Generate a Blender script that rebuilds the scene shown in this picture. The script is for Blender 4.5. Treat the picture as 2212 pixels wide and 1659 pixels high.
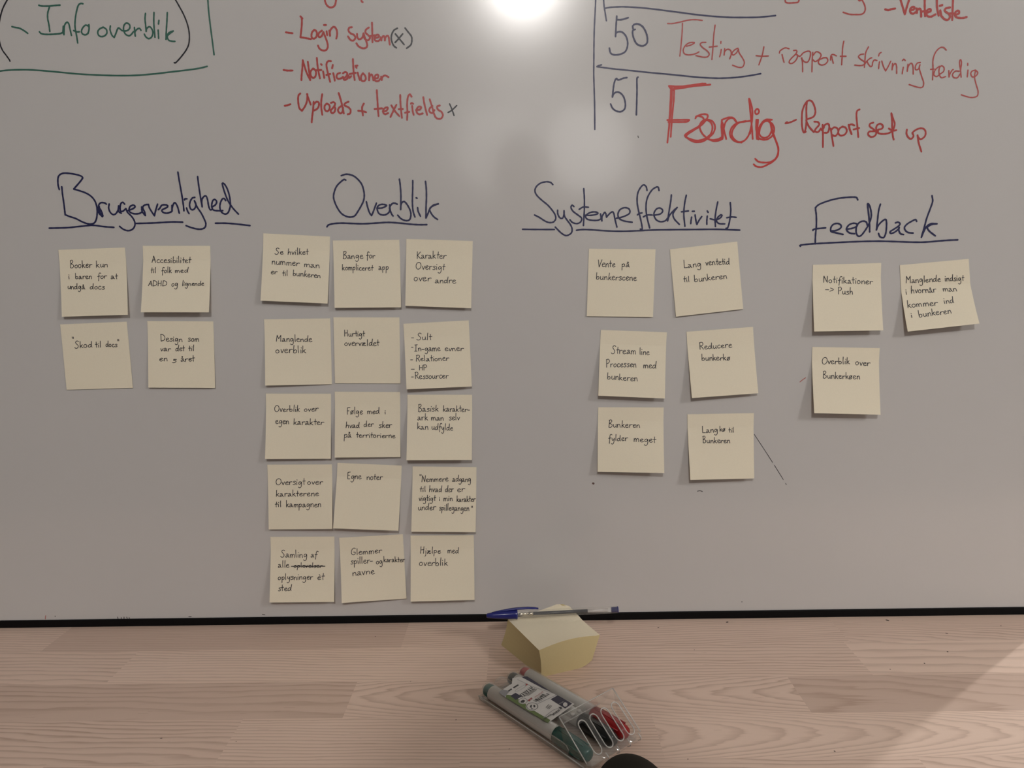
import bpy, bmesh, math, random
from mathutils import Vector, Matrix
# ---------------------------------------------------------------- units: millimetres in the data, metres in the scene
TZ = 0.74                      # height of the table top above the floor
S = 0.001
sc = bpy.context.scene
col = sc.collection
for o in list(bpy.data.objects): bpy.data.objects.remove(o)

# ---------------------------------------------------------------- camera
CAM_F = 1613.21                    # focal length in pixels of the 2212 px wide frame
CAM_POS = (0.0, -855.99, 409.17)
CAM_R, CAM_U, CAM_W = ((0.999734, 0.012005, -0.019679), (0.017826, 0.138645, 0.990182), (-0.014616, 0.990269, -0.138394))
cd = bpy.data.cameras.new('camera'); cam = bpy.data.objects.new('camera', cd); col.objects.link(cam)
cd.sensor_fit = 'HORIZONTAL'; cd.sensor_width = 36; cd.lens = CAM_F/2212*36
cd.clip_start = 0.01; cd.clip_end = 60
m = Matrix(((CAM_R[0], CAM_U[0], -CAM_W[0], CAM_POS[0]*S), (CAM_R[1], CAM_U[1], -CAM_W[1], CAM_POS[1]*S),
            (CAM_R[2], CAM_U[2], -CAM_W[2], CAM_POS[2]*S+TZ), (0, 0, 0, 1)))
cam.matrix_world = m
sc.camera = cam

# ---------------------------------------------------------------- light and exposure
vs = sc.view_settings
vs.view_transform = 'Standard'; vs.look = 'None'; vs.gamma = 1.0; vs.use_curve_mapping = False
vs.exposure = -0.05
try: sc.cycles.transparent_max_bounces = 40
except AttributeError: pass
w = bpy.data.worlds.new('world'); sc.world = w; w.use_nodes = True
w.node_tree.nodes['Background'].inputs[0].default_value = (1.0, 0.93, 0.86, 1)
w.node_tree.nodes['Background'].inputs[1].default_value = 0.01
# (x, y, z above table) in metres, watts, bulb radius, colour : bulbs of the ceiling lamps of the room
WARM = (1.0, 0.965, 0.93)
LAMPS = [(0.030, -2.20, 1.57, 66, 0.06, WARM),
         (0.026, -5.60, 1.50, 6, 0.05, WARM),
         (0.58, -5.70, 1.50, 22, 0.36, WARM),
         (-0.16, -5.70, 1.50, 14, 0.36, WARM),
         (2.30, -1.70, 1.60, 70, 0.22, WARM),
         (1.78, 0.90, 1.60, 52, 0.018, WARM)]
for (x, y, z, e, r, c) in LAMPS:
    ld = bpy.data.lights.new('bulb_light', 'POINT'); ld.energy = e; ld.shadow_soft_size = r; ld.color = c
    lo = bpy.data.objects.new('bulb_light', ld); col.objects.link(lo); lo.location = (x, y, z+TZ)

# ---------------------------------------------------------------- helpers
def tag(o, label=None, cat=None, group=None, kind=None):
    if label: o['label'] = label
    if cat: o['category'] = cat
    if group: o['group'] = group
    if kind: o['kind'] = kind
    return o
def empty(name, loc=(0, 0, 0), rz=0, label=None, cat=None, group=None):
    o = bpy.data.objects.new(name, None); col.objects.link(o); o.empty_display_size = .02
    o.location = (loc[0]*S, loc[1]*S, loc[2]*S+TZ); o.rotation_euler = (0, 0, rz)
    return tag(o, label, cat, group)
class MB:
    """collects vertices (mm) and faces of one part"""
    def __init__(s): s.v = []; s.f = []; s.smooth = False
    def add(s, vs, fs):
        n = len(s.v); s.v += [tuple(p) for p in vs]; s.f += [tuple(i+n for i in f) for f in fs]
    def box(s, x0, x1, y0, y1, z0, z1):
        s.add([(x0,y0,z0),(x1,y0,z0),(x1,y1,z0),(x0,y1,z0),(x0,y0,z1),(x1,y0,z1),(x1,y1,z1),(x0,y1,z1)],
              [(0,3,2,1),(4,5,6,7),(0,1,5,4),(1,2,6,5),(2,3,7,6),(3,0,4,7)])
    def poly(s, pts): s.add(pts, [tuple(range(len(pts)))])
    def lathe(s, prof, n=24, axis='x', c=(0, 0, 0), caps=True):
        """prof: list of (t, r) along the axis"""
        vs = []
        for t, r in prof:
            for k in range(n):
                a = 2*math.pi*k/n; p = (r*math.cos(a), r*math.sin(a))
                if axis == 'x': q = (t, p[0], p[1])
                elif axis == 'y': q = (p[1], t, p[0])
                else: q = (p[0], p[1], t)
                vs.append((q[0]+c[0], q[1]+c[1], q[2]+c[2]))
        fs = []
        for i in range(len(prof)-1):
            for k in range(n):
                k2 = (k+1) % n
                fs.append((i*n+k, i*n+k2, (i+1)*n+k2, (i+1)*n+k))
        if caps:
            fs.append(tuple(reversed(range(n)))); fs.append(tuple((len(prof)-1)*n+k for k in range(n)))
        s.add(vs, fs)
    def tube(s, pts, r, n=8, closed=False):
        pts = [Vector(p) for p in pts]; vs = []; m = len(pts)
        for i, p in enumerate(pts):
            if closed: d = pts[(i+1) % m]-pts[i-1]
            else: d = pts[min(i+1, m-1)]-pts[max(i-1, 0)]
            d.normalize()
            a = d.cross(Vector((0, 0, 1)))
            if a.length < 1e-3: a = d.cross(Vector((0, 1, 0)))
            a.normalize(); b = d.cross(a)
            for k in range(n):
                t = 2*math.pi*k/n; vs.append(p+a*(r*math.cos(t))+b*(r*math.sin(t)))
        fs = []
        for i in range(m if closed else m-1):
            j = (i+1) % m
            for k in range(n):
                k2 = (k+1) % n; fs.append((i*n+k, i*n+k2, j*n+k2, j*n+k))
        if not closed:
            fs.append(tuple(reversed(range(n)))); fs.append(tuple((m-1)*n+k for k in range(n)))
        s.add(vs, fs)
    def grid(s, f, nu, nv):
        vs = [f(i/nu, j/nv) for j in range(nv+1) for i in range(nu+1)]
        s.add(vs, [(j*(nu+1)+i, j*(nu+1)+i+1, (j+1)*(nu+1)+i+1, (j+1)*(nu+1)+i) for j in range(nv) for i in range(nu)])
    def build(s, name, mat, parent=None, smooth=False, bevel=0, fix=True):
        me = bpy.data.meshes.new(name)
        me.from_pydata([(x*S, y*S, z*S) for x, y, z in s.v], [], s.f)
        if fix:
            bm = bmesh.new(); bm.from_mesh(me); bmesh.ops.recalc_face_normals(bm, faces=bm.faces); bm.to_mesh(me); bm.free()
        me.materials.append(mat)
        o = bpy.data.objects.new(name, me); col.objects.link(o)
        if parent: o.parent = parent
        else: o.location.z = TZ
        if smooth:
            for p in me.polygons: p.use_smooth = True
        if bevel:
            b = o.modifiers.new('bevel', 'BEVEL'); b.width = bevel*S; b.segments = 2; b.limit_method = 'ANGLE'
        return o

# ---------------------------------------------------------------- materials
class NT:
    def __init__(s, name):
        s.m = bpy.data.materials.new(name); s.m.use_nodes = True; s.t = s.m.node_tree; s.t.nodes.clear()
        s.out = s.n('ShaderNodeOutputMaterial')
    def n(s, t, **k):
        nd = s.t.nodes.new(t)
        for a, b in k.items(): setattr(nd, a, b)
        return nd
    def l(s, a, b): s.t.links.new(a, b)
    def math(s, op, a, b=None, c=None):
        nd = s.n('ShaderNodeMath', operation=op)
        for i, v in enumerate((a, b, c)):
            if v is None: continue
            if hasattr(v, 'is_output'): s.l(v, nd.inputs[i])
            else: nd.inputs[i].default_value = v
        return nd.outputs[0]
    def mix(s, f, a, b, mode='MIX'):
        nd = s.n('ShaderNodeMix', data_type='RGBA', blend_type=mode)
        for i, v in ((0, f), (6, a), (7, b)):
            if hasattr(v, 'is_output'): s.l(v, nd.inputs[i])
            else: nd.inputs[i].default_value = v
        return nd.outputs[2]
    def noise(s, vec, scale, detail=2, rough=.5):
        nd = s.n('ShaderNodeTexNoise'); nd.inputs['Scale'].default_value = scale
        nd.inputs['Detail'].default_value = detail; nd.inputs['Roughness'].default_value = rough
        if vec is not None: s.l(vec, nd.inputs['Vector'])
        return nd.outputs[0]
def C(r, g, b): return (r, g, b, 1)
def simple(name, c, rough=.5, spec=.5, metal=0, var=0, scale=300):
    t = NT(name); p = t.n('ShaderNodeBsdfPrincipled')
    p.inputs['Roughness'].default_value = rough; p.inputs['Specular IOR Level'].default_value = spec; p.inputs['Metallic'].default_value = metal
    tc = t.n('ShaderNodeTexCoord')
    nz = t.noise(tc.outputs['Object'], scale, 3)
    d = var or .03
    a = C(*[max(0, x*(1-d)) for x in c]); b = C(*[x*(1+d) for x in c])
    t.l(t.mix(nz, a, b), p.inputs['Base Color'])
    t.l(p.outputs[0], t.out.inputs[0]); return t.m
def clear(name, tint=(.9, .9, .9), milky=.12, rough=.12):
    t = NT(name)
    tr = t.n('ShaderNodeBsdfTransparent'); tr.inputs[0].default_value = C(*tint)
    p = t.n('ShaderNodeBsdfPrincipled'); p.inputs['Base Color'].default_value = C(.8, .78, .75); p.inputs['Roughness'].default_value = .35
    gl = t.n('ShaderNodeBsdfGlossy'); gl.inputs['Roughness'].default_value = rough; gl.inputs[0].default_value = C(1, 1, 1)
    mx = t.n('ShaderNodeMixShader'); mx.inputs[0].default_value = milky
    t.l(tr.outputs[0], mx.inputs[1]); t.l(p.outputs[0], mx.inputs[2])
    lw = t.n('ShaderNodeLayerWeight'); lw.inputs[0].default_value = .5
    m2 = t.n('ShaderNodeMixShader'); t.l(t.math('MULTIPLY_ADD', t.math('POWER', lw.outputs[1], 4.0), .45, .045), m2.inputs[0]); t.l(mx.outputs[0], m2.inputs[1]); t.l(gl.outputs[0], m2.inputs[2])
    t.l(m2.outputs[0], t.out.inputs[0]); return t.m
def paper(name, c, sheets=False):
    t = NT(name); tc = t.n('ShaderNodeTexCoord')
    n1 = t.noise(tc.outputs['Object'], 900, 3); n2 = t.noise(tc.outputs['Object'], 12, 2)
    cc = t.mix(n1, C(*[x*.95 for x in c]), C(*[min(1, x*1.04) for x in c]))
    cc = t.mix(t.math('MULTIPLY', n2, .25), cc, C(c[0]*.97, c[1]*.93, c[2]*.93))
    if sheets:
        sep = t.n('ShaderNodeSeparateXYZ'); t.l(tc.outputs['Object'], sep.inputs[0])
        cx = t.n('ShaderNodeCombineXYZ'); t.l(sep.outputs[2], cx.inputs[2])
        ln = t.noise(cx.outputs[0], 2500, 2)
        cc = t.mix(t.math('MULTIPLY', ln, .12), cc, C(c[0]*.7, c[1]*.65, c[2]*.55))
    p = t.n('ShaderNodeBsdfPrincipled'); p.inputs['Roughness'].default_value = .85; p.inputs['Specular IOR Level'].default_value = .2
    t.l(cc, p.inputs['Base Color'])
    if not sheets:
        tl = t.n('ShaderNodeBsdfTranslucent'); tl.inputs[0].default_value = C(.80, .52, .22)
        mx = t.n('ShaderNodeMixShader'); mx.inputs[0].default_value = .14
        t.l(p.outputs[0], mx.inputs[1]); t.l(tl.outputs[0], mx.inputs[2]); t.l(mx.outputs[0], t.out.inputs[0])
    else: t.l(p.outputs[0], t.out.inputs[0])
    return t.m
def board_mat():
    t = NT('whiteboard_enamel'); tc = t.n('ShaderNodeTexCoord')
    n1 = t.noise(tc.outputs['Object'], 2.0, 1); n2 = t.noise(tc.outputs['Object'], 1400, 2)
    cc = t.mix(n1, C(.50, .485, .475), C(.54, .525, .515))
    cc = t.mix(t.math('MULTIPLY', n2, .1), cc, C(.42, .40, .39))
    p = t.n('ShaderNodeBsdfPrincipled'); t.l(cc, p.inputs['Base Color'])
    p.inputs['Roughness'].default_value = .19
    p.inputs['Coat Weight'].default_value = .35; p.inputs['Coat Roughness'].default_value = .08
    p.inputs['Specular IOR Level'].default_value = .5
    t.l(p.outputs[0], t.out.inputs[0]); return t.m
def wood_mat():
    t = NT('jointed_beech_wood'); tc = t.n('ShaderNodeTexCoord')
    at = lambda n: t.n('ShaderNodeAttribute', attribute_name=n).outputs['Vector']
    def sep(v):
        s = t.n('ShaderNodeSeparateXYZ'); t.l(v, s.inputs[0]); return s.outputs
    P = sep(tc.outputs['Object']); g1 = sep(at('grain_shape')); g2 = sep(at('grain_centre')); g3 = sep(at('stave_tint'))
    X = t.math('MULTIPLY', P[0], 1000.0); Y = t.math('MULTIPLY', P[1], 1000.0)
    def nz(sx, sy, detail=2, rough=.5):
        c = t.n('ShaderNodeCombineXYZ'); t.l(t.math('MULTIPLY', X, sx), c.inputs[0]); t.l(t.math('MULTIPLY', Y, sy), c.inputs[1]); t.l(t.math('MULTIPLY', g3[2], 57.0), c.inputs[2])
        return t.noise(c.outputs[0], 1.0, detail, rough)
    warp = t.math('SUBTRACT', nz(.006, .022, 3), .5)
    dy = t.math('ADD', t.math('SUBTRACT', Y, g2[1]), t.math('MULTIPLY', warp, 14.0))
    dx = t.math('SUBTRACT', X, g2[0])
    v = t.math('MULTIPLY', t.math('MULTIPLY', dy, dy), g1[0])
    v = t.math('MULTIPLY_ADD', dx, g1[1], v)
    v = t.math('MULTIPLY_ADD', Y, g1[2], v)
    v = t.math('MULTIPLY_ADD', warp, 2.6, v)
    v = t.math('MULTIPLY_ADD', t.math('SUBTRACT', nz(.02, .25, 2), .5), .55, v)
    fr = t.math('FRACT', v)
    rp = t.n('ShaderNodeValToRGB'); t.l(fr, rp.inputs[0]); e = rp.color_ramp.elements
    e[0].position = 0; e[0].color = C(.25, .25, .25); e[1].position = 1; e[1].color = C(.35, .35, .35)
    for ps, vl in ((.12, 0), (.55, .12), (.82, .75), (.93, 1.0)):
        k = e.new(ps); k.color = C(vl, vl, vl)
    amt = t.math('MULTIPLY', rp.outputs[0], t.math('MULTIPLY_ADD', nz(.004, .02, 2), 1.25, .2))
    light = C(.735, .562, .465); dark = C(.40, .27, .205)
    cc = t.mix(amt, light, dark)
    fib = nz(.03, 1.6, 3, .6)
    cc = t.mix(t.math('MULTIPLY', fib, .42), cc, C(.54, .39, .31))
    ray = nz(.06, .5, 1)
    cc = t.mix(t.math('MULTIPLY', t.math('GREATER_THAN', ray, .74), .35), cc, C(.36, .24, .18))
    cc = t.mix(g3[0], cc, C(.48, .345, .275))
    cc = t.mix(g3[1], cc, C(.80, .62, .51))
    p = t.n('ShaderNodeBsdfPrincipled'); t.l(cc, p.inputs['Base Color']); p.inputs['Roughness'].default_value = .55; p.inputs['Specular IOR Level'].default_value = .3
    bp = t.n('ShaderNodeBump'); bp.inputs['Strength'].default_value = .06; bp.inputs['Distance'].default_value = .0005; t.l(fib, bp.inputs['Height']); t.l(bp.outputs[0], p.inputs['Normal'])
    t.l(p.outputs[0], t.out.inputs[0]); return t.m
M = dict(
    board=board_mat(), wood=wood_mat(),
    frame=simple('black_frame', (.003, .003, .0035), .5, .12),
    note=paper('pale_yellow_paper', (.86, .80, .64)), pad=paper('note_pad_paper', (.95, .86, .66)), edge=paper('note_pad_sheet_edges', (.57, .475, .26), True),
    black=simple('black_marker_ink', (.012, .012, .018), .4), navy=simple('navy_marker_ink', (.013, .015, .068), .4),
    red=simple('red_marker_ink', (.36, .035, .032), .4), red2=simple('thin_red_marker_ink', (.36, .05, .045), .4), red3=simple('bright_red_marker_ink', (.46, .035, .03), .4),
    green=simple('green_marker_ink', (.035, .12, .09), .4), smudge=simple('old_ink_smudge', (.1, .09, .09), .5),
    redmark=simple('faded_red_ink', (.38, .12, .10), .5), brown=simple('brown_speck', (.09, .05, .04), .6),
    pen=simple('ballpoint_ink', (.016, .013, .018), .5),
    cap=simple('navy_plastic', (.018, .022, .16), .22, .5), ink=simple('dark_ink_tube', (.008, .008, .012), .3),
    brass=simple('pen_tip_metal', (.55, .5, .4), .25, .5, 1), barrel=clear('clear_pen_plastic', (.97, .97, .96), .04, .05),
    tube=clear('empty_ink_tube', (.85, .82, .82), .35, .2),
    case=clear('clear_case_plastic', (.97, .97, .965), .12, .12), lid=clear('clear_lid_plastic', (.98, .98, .975), .05, .12), rim=clear('milky_case_edges', (.9, .9, .9), .55, .2),
    mark_body=simple('light_grey_marker_barrel', (.56, .545, .515), .4), green_cap=simple('teal_marker_plastic', (.002, .075, .062), .3),
    black_cap=simple('black_marker_plastic', (.008, .010, .010), .3), red_cap=simple('red_marker_plastic', (.33, .008, .012), .3),
    card=simple('white_label_card', (.62, .60, .58), .5), p_green=simple('printed_olive_green', (.10, .15, .035), .5),
    p_navy=simple('printed_navy', (.018, .016, .04), .5), p_black=simple('printed_black', (.02, .02, .022), .5), p_red=simple('printed_red', (.35, .05, .05), .5), p_grey=simple('printed_grey', (.25, .25, .26), .5),
    mouse=simple('dark_mouse_plastic', (.013, .011, .007), .75, .2), fleck=simple('dark_wood_fleck', (.03, .022, .018), .7),
    wall=simple('painted_wall', (.36, .34, .32), .9, .1, 0, .02, 4), ceil=simple('white_ceiling', (.50, .49, .47), .9, .1, 0, .02, 4), floor=simple('grey_floor', (.18, .17, .16), .7, .2, 0, .1, 6),
    steel=simple('grey_table_leg', (.25, .25, .25), .4, .5, .6), skin=simple('skin', (.52, .34, .26), .5, .4), hair=simple('dark_hair', (.03, .02, .015), .6),
    cloth=simple('dark_grey_cloth', (.05, .05, .055), .9, .1, 0, .2, 500), jeans=simple('blue_denim', (.04, .06, .11), .9, .1, 0, .2, 500),
    phone=simple('black_phone_shell', (.01, .01, .012), .3), screen=simple('phone_screen_glass', (.02, .02, .025), .1),
    lampm=simple('white_lamp_shell', (.7, .68, .65), .5),
)

# ---------------------------------------------------------------- the setting
RX, RY0, RY1, RZ = 3.6, -8.0, 3.0, 2.55
def wall(name, x0, x1, y0, y1, z0, z1, mat):
    b = MB(); b.box(x0*1000, x1*1000, y0*1000, y1*1000, (z0-TZ)*1000, (z1-TZ)*1000); o = b.build(name, mat); tag(o, kind='structure'); return o
wall('floor', -RX, RX, RY0, RY1, -.06, 0, M['floor'])
wall('ceiling', -RX, RX, RY0, RY1, RZ, RZ+.06, M['ceil'])
wall('wall_left', -RX-.1, -RX, RY0, RY1, 0, RZ, M['wall'])
wall('wall_right', RX, RX+.1, RY0, RY1, 0, RZ, M['wall'])
wall('wall_back', -RX, RX, RY1, RY1+.1, 0, RZ, M['wall'])
wall('wall_front', -RX, RX, RY0-.1, RY0, 0, RZ, M['wall'])

# ---------------------------------------------------------------- the table of jointed wooden staves
table = empty('table', (0, 0, 0), 0, 'pale wooden table top of jointed staves under the whiteboard', 'table')
ROWS = [(700, 597), (597, 531), (531, 465), (465, 399), (399, 333), (333, 267), (267, 201), (201, 135), (135, 69), (69, 3), (3, -63.6), (-63.6, -134.2), (-134.2, -199.6), (-199.6, -265.5), (-265.5, -331.5), (-331.5, -397.5), (-397.5, -463.5)]
# joints of the rows in view and the grain of each stave: (A, B, C, centre x, centre y, darker, lighter)
JO = {10: [-555, -143, 361], 11: [-441, -43, 354], 12: [-177, 266], 13: [-272, 116], 14: [-420, -60, 330]}
GR = {10: [(0, .004, .20, 0, 0, .1, .1), (0, .005, .24, 0, 0, .42, 0), (0, -.006, .20, 0, 0, .12, .1), (.0030, .022, .0, 470, -75, .12, .12)],
      11: [(0, .004, .12, 0, 0, .06, .15), (0, .006, .17, 0, 0, .02, .3), (0, .003, .16, 0, 0, .08, .12), (0, .002, .06, 0, 0, .02, .38)],
      12: [(.0006, .003, .10, -600, -150, .42, 0), (.0034, -.026, 0, 30, -164, .08, .12), (.0012, .010, .03, 500, -175, .50, .0)],
      13: [(.0008, .006, .08, -500, -260, .18, .05), (0, .003, .22, 0, 0, .08, .14), (.0040, .030, 0, 500, -232, .04, .30)],
      14: [(0, .004, .15, 0, 0, .1, .1), (0, .003, .2, 0, 0, .1, .1), (0, .004, .18, 0, 0, .1, .1), (.003, .02, 0, 300, -300, .1, .1)]}
rng = random.Random(7)
tb = MB(); attrs = []
for ri, (y1, y0) in enumerate(ROWS):
    js = JO.get(ri) or sorted(rng.uniform(-1200, 1200) for _ in range(4))
    xs = [-1350] + [j for j in js] + [1350]
    for k in range(len(xs)-1):
        gr = GR[ri][k] if ri in GR and k < len(GR[ri]) else (0, rng.uniform(.002, .006), rng.uniform(.1, .2), 0, 0, rng.uniform(0, .3), rng.uniform(0, .2))
        n = len(tb.f); tb.box(xs[k], xs[k+1], y0, y1, -30, 0)
        attrs += [(gr, rng.random())]*(len(tb.f)-n)
top = tb.build('tabletop', M['wood'], table, fix=False)
for nm, fn in (('grain_shape', lambda g, r: g[0:3]), ('grain_centre', lambda g, r: (g[3], g[4], 0)), ('stave_tint', lambda g, r: (g[5], g[6], r))):
    a = top.data.attributes.new(nm, 'FLOAT_VECTOR', 'FACE')
    for i, (g_, r_) in enumerate(attrs): a.data[i].vector = fn(g_, r_)
for (x, y) in ((-1280, -400), (1280, -400), (-1280, 640), (1280, 640)):
    b = MB(); b.box(x-25, x+25, y-25, y+25, -TZ*1000, -30); b.build('leg', M['steel'], table, bevel=3)
fl = MB()
for (x, y, r) in [(-336.6, -228.3, 1.2), (-219.7, -7.7, 0.6), (-177.3, -35.9, 1.0), (-68.6, -204.5, 1.0), (-17.8, -249.5, 0.8), (-121.5, -135.5, 0.8), (427.5, -11.8, 2.2), (238.3, -11.1, 2), (445.3, -12.3, 0.8), (478.1, -46.0, 1.6), (549.7, -29.6, 0.9), (418.0, -111.9, 1.2), (376.6, -123.2, 0.8), (455.5, -88.2, 1.1), (263.7, -257.5, 0.9), (135.4, -266.1, 0.8), (100.0, -234.8, 0.9), (184.2, -77.1, 0.6), (154.2, -23.1, 1.6), (-265.3, -234.4, 0.5)]:
    a0 = rng.random()*3; k = rng.uniform(.35, .9)
    fl.poly([(x+r*math.cos(a0)*math.cos(t*math.pi/4)-r*k*math.sin(a0)*math.sin(t*math.pi/4), y+r*math.sin(a0)*math.cos(t*math.pi/4)+r*k*math.cos(a0)*math.sin(t*math.pi/4), .12) for t in range(8)])
o = fl.build('dark_fleck', M['fleck'], top, fix=False); tag(o, 'tiny dark flecks scattered over the wood', kind='stuff')

# ---------------------------------------------------------------- strokes of a pen as thin ribbons of ink
def parse(txt):
    out = []
    for s in txt.split(';'):
        cur = []
        for k in s.split():
            if k == '/':
                out.append(cur); cur = [cur[-1]]
            else: cur.append(tuple(float(q) for q in k.split(',')))
        if len(cur) > 1: out.append(cur)
    return out
def smooth(p, n):
    if len(p) < 3: return [Vector(q) for q in p]
    q = [Vector(a) for a in p]; closed = (q[0]-q[-1]).length < 1e-6
    ext = [q[-2] if closed else q[0]*2-q[1]] + q + [q[1] if closed else q[-1]*2-q[-2]]
    out = []
    for i in range(1, len(ext)-2):
        p0, p1, p2, p3 = ext[i-1:i+3]
        for k in range(n):
            t = k/n
            out.append(.5*((2*p1)+(p2-p0)*t+(2*p0-5*p1+4*p2-p3)*t*t+(3*p1-p0-3*p2+p3)*t**3))
    out.append(q[-1]); return out
def ribbon(mb, pts, w, f, cap=4):
    P = [pts[0]]
    for p in pts[1:]:
        if (p-P[-1]).length > w*.12: P.append(p)
    if len(P) < 2: P = [pts[0], pts[0]+Vector((w*.15, 0))]
    L = []; R = []; n = len(P); h = w/2
    for i, p in enumerate(P):
        d = P[min(i+1, n-1)]-P[max(i-1, 0)]
        if d.length < 1e-9: d = Vector((1, 0))
        d.normalize(); nn = Vector((-d.y, d.x)); hh = h*(.93+.07*math.sin(i*1.7)); L.append(p+nn*hh); R.append(p-nn*hh)
    d0 = (P[1]-P[0]).normalized(); d1 = (P[-1]-P[-2]).normalized()
    a0 = math.atan2(d0.y, d0.x)+math.pi/2; a1 = math.atan2(d1.y, d1.x)-math.pi/2
    c0 = [P[0]+Vector((math.cos(a0+math.pi*k/cap), math.sin(a0+math.pi*k/cap)))*h for k in range(1, cap)]
    c1 = [P[-1]+Vector((math.cos(a1+math.pi*k/cap), math.sin(a1+math.pi*k/cap)))*h for k in range(1, cap)]
    k0 = (len(mb.f) % 97)*.0011          # every stroke lies a hair above the one before it
    vs = [f(q, k0+i*.0006) for i, q in enumerate(L)]+[f(q, k0+i*.0006) for i, q in enumerate(R)]
    fs = [(i, n+i, n+i+1, i+1) for i in range(n-1)]
    b = len(vs); vs += [f(q, k0) for q in c0]; fs.append(tuple([0]+[b+k for k in range(cap-1)]+[n]))
    b = len(vs); vs += [f(q, k0+n*.0006) for q in c1]; fs.append(tuple([2*n-1]+[b+k for k in range(cap-1)]+[n-1]))
    mb.add(vs, fs)

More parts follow.
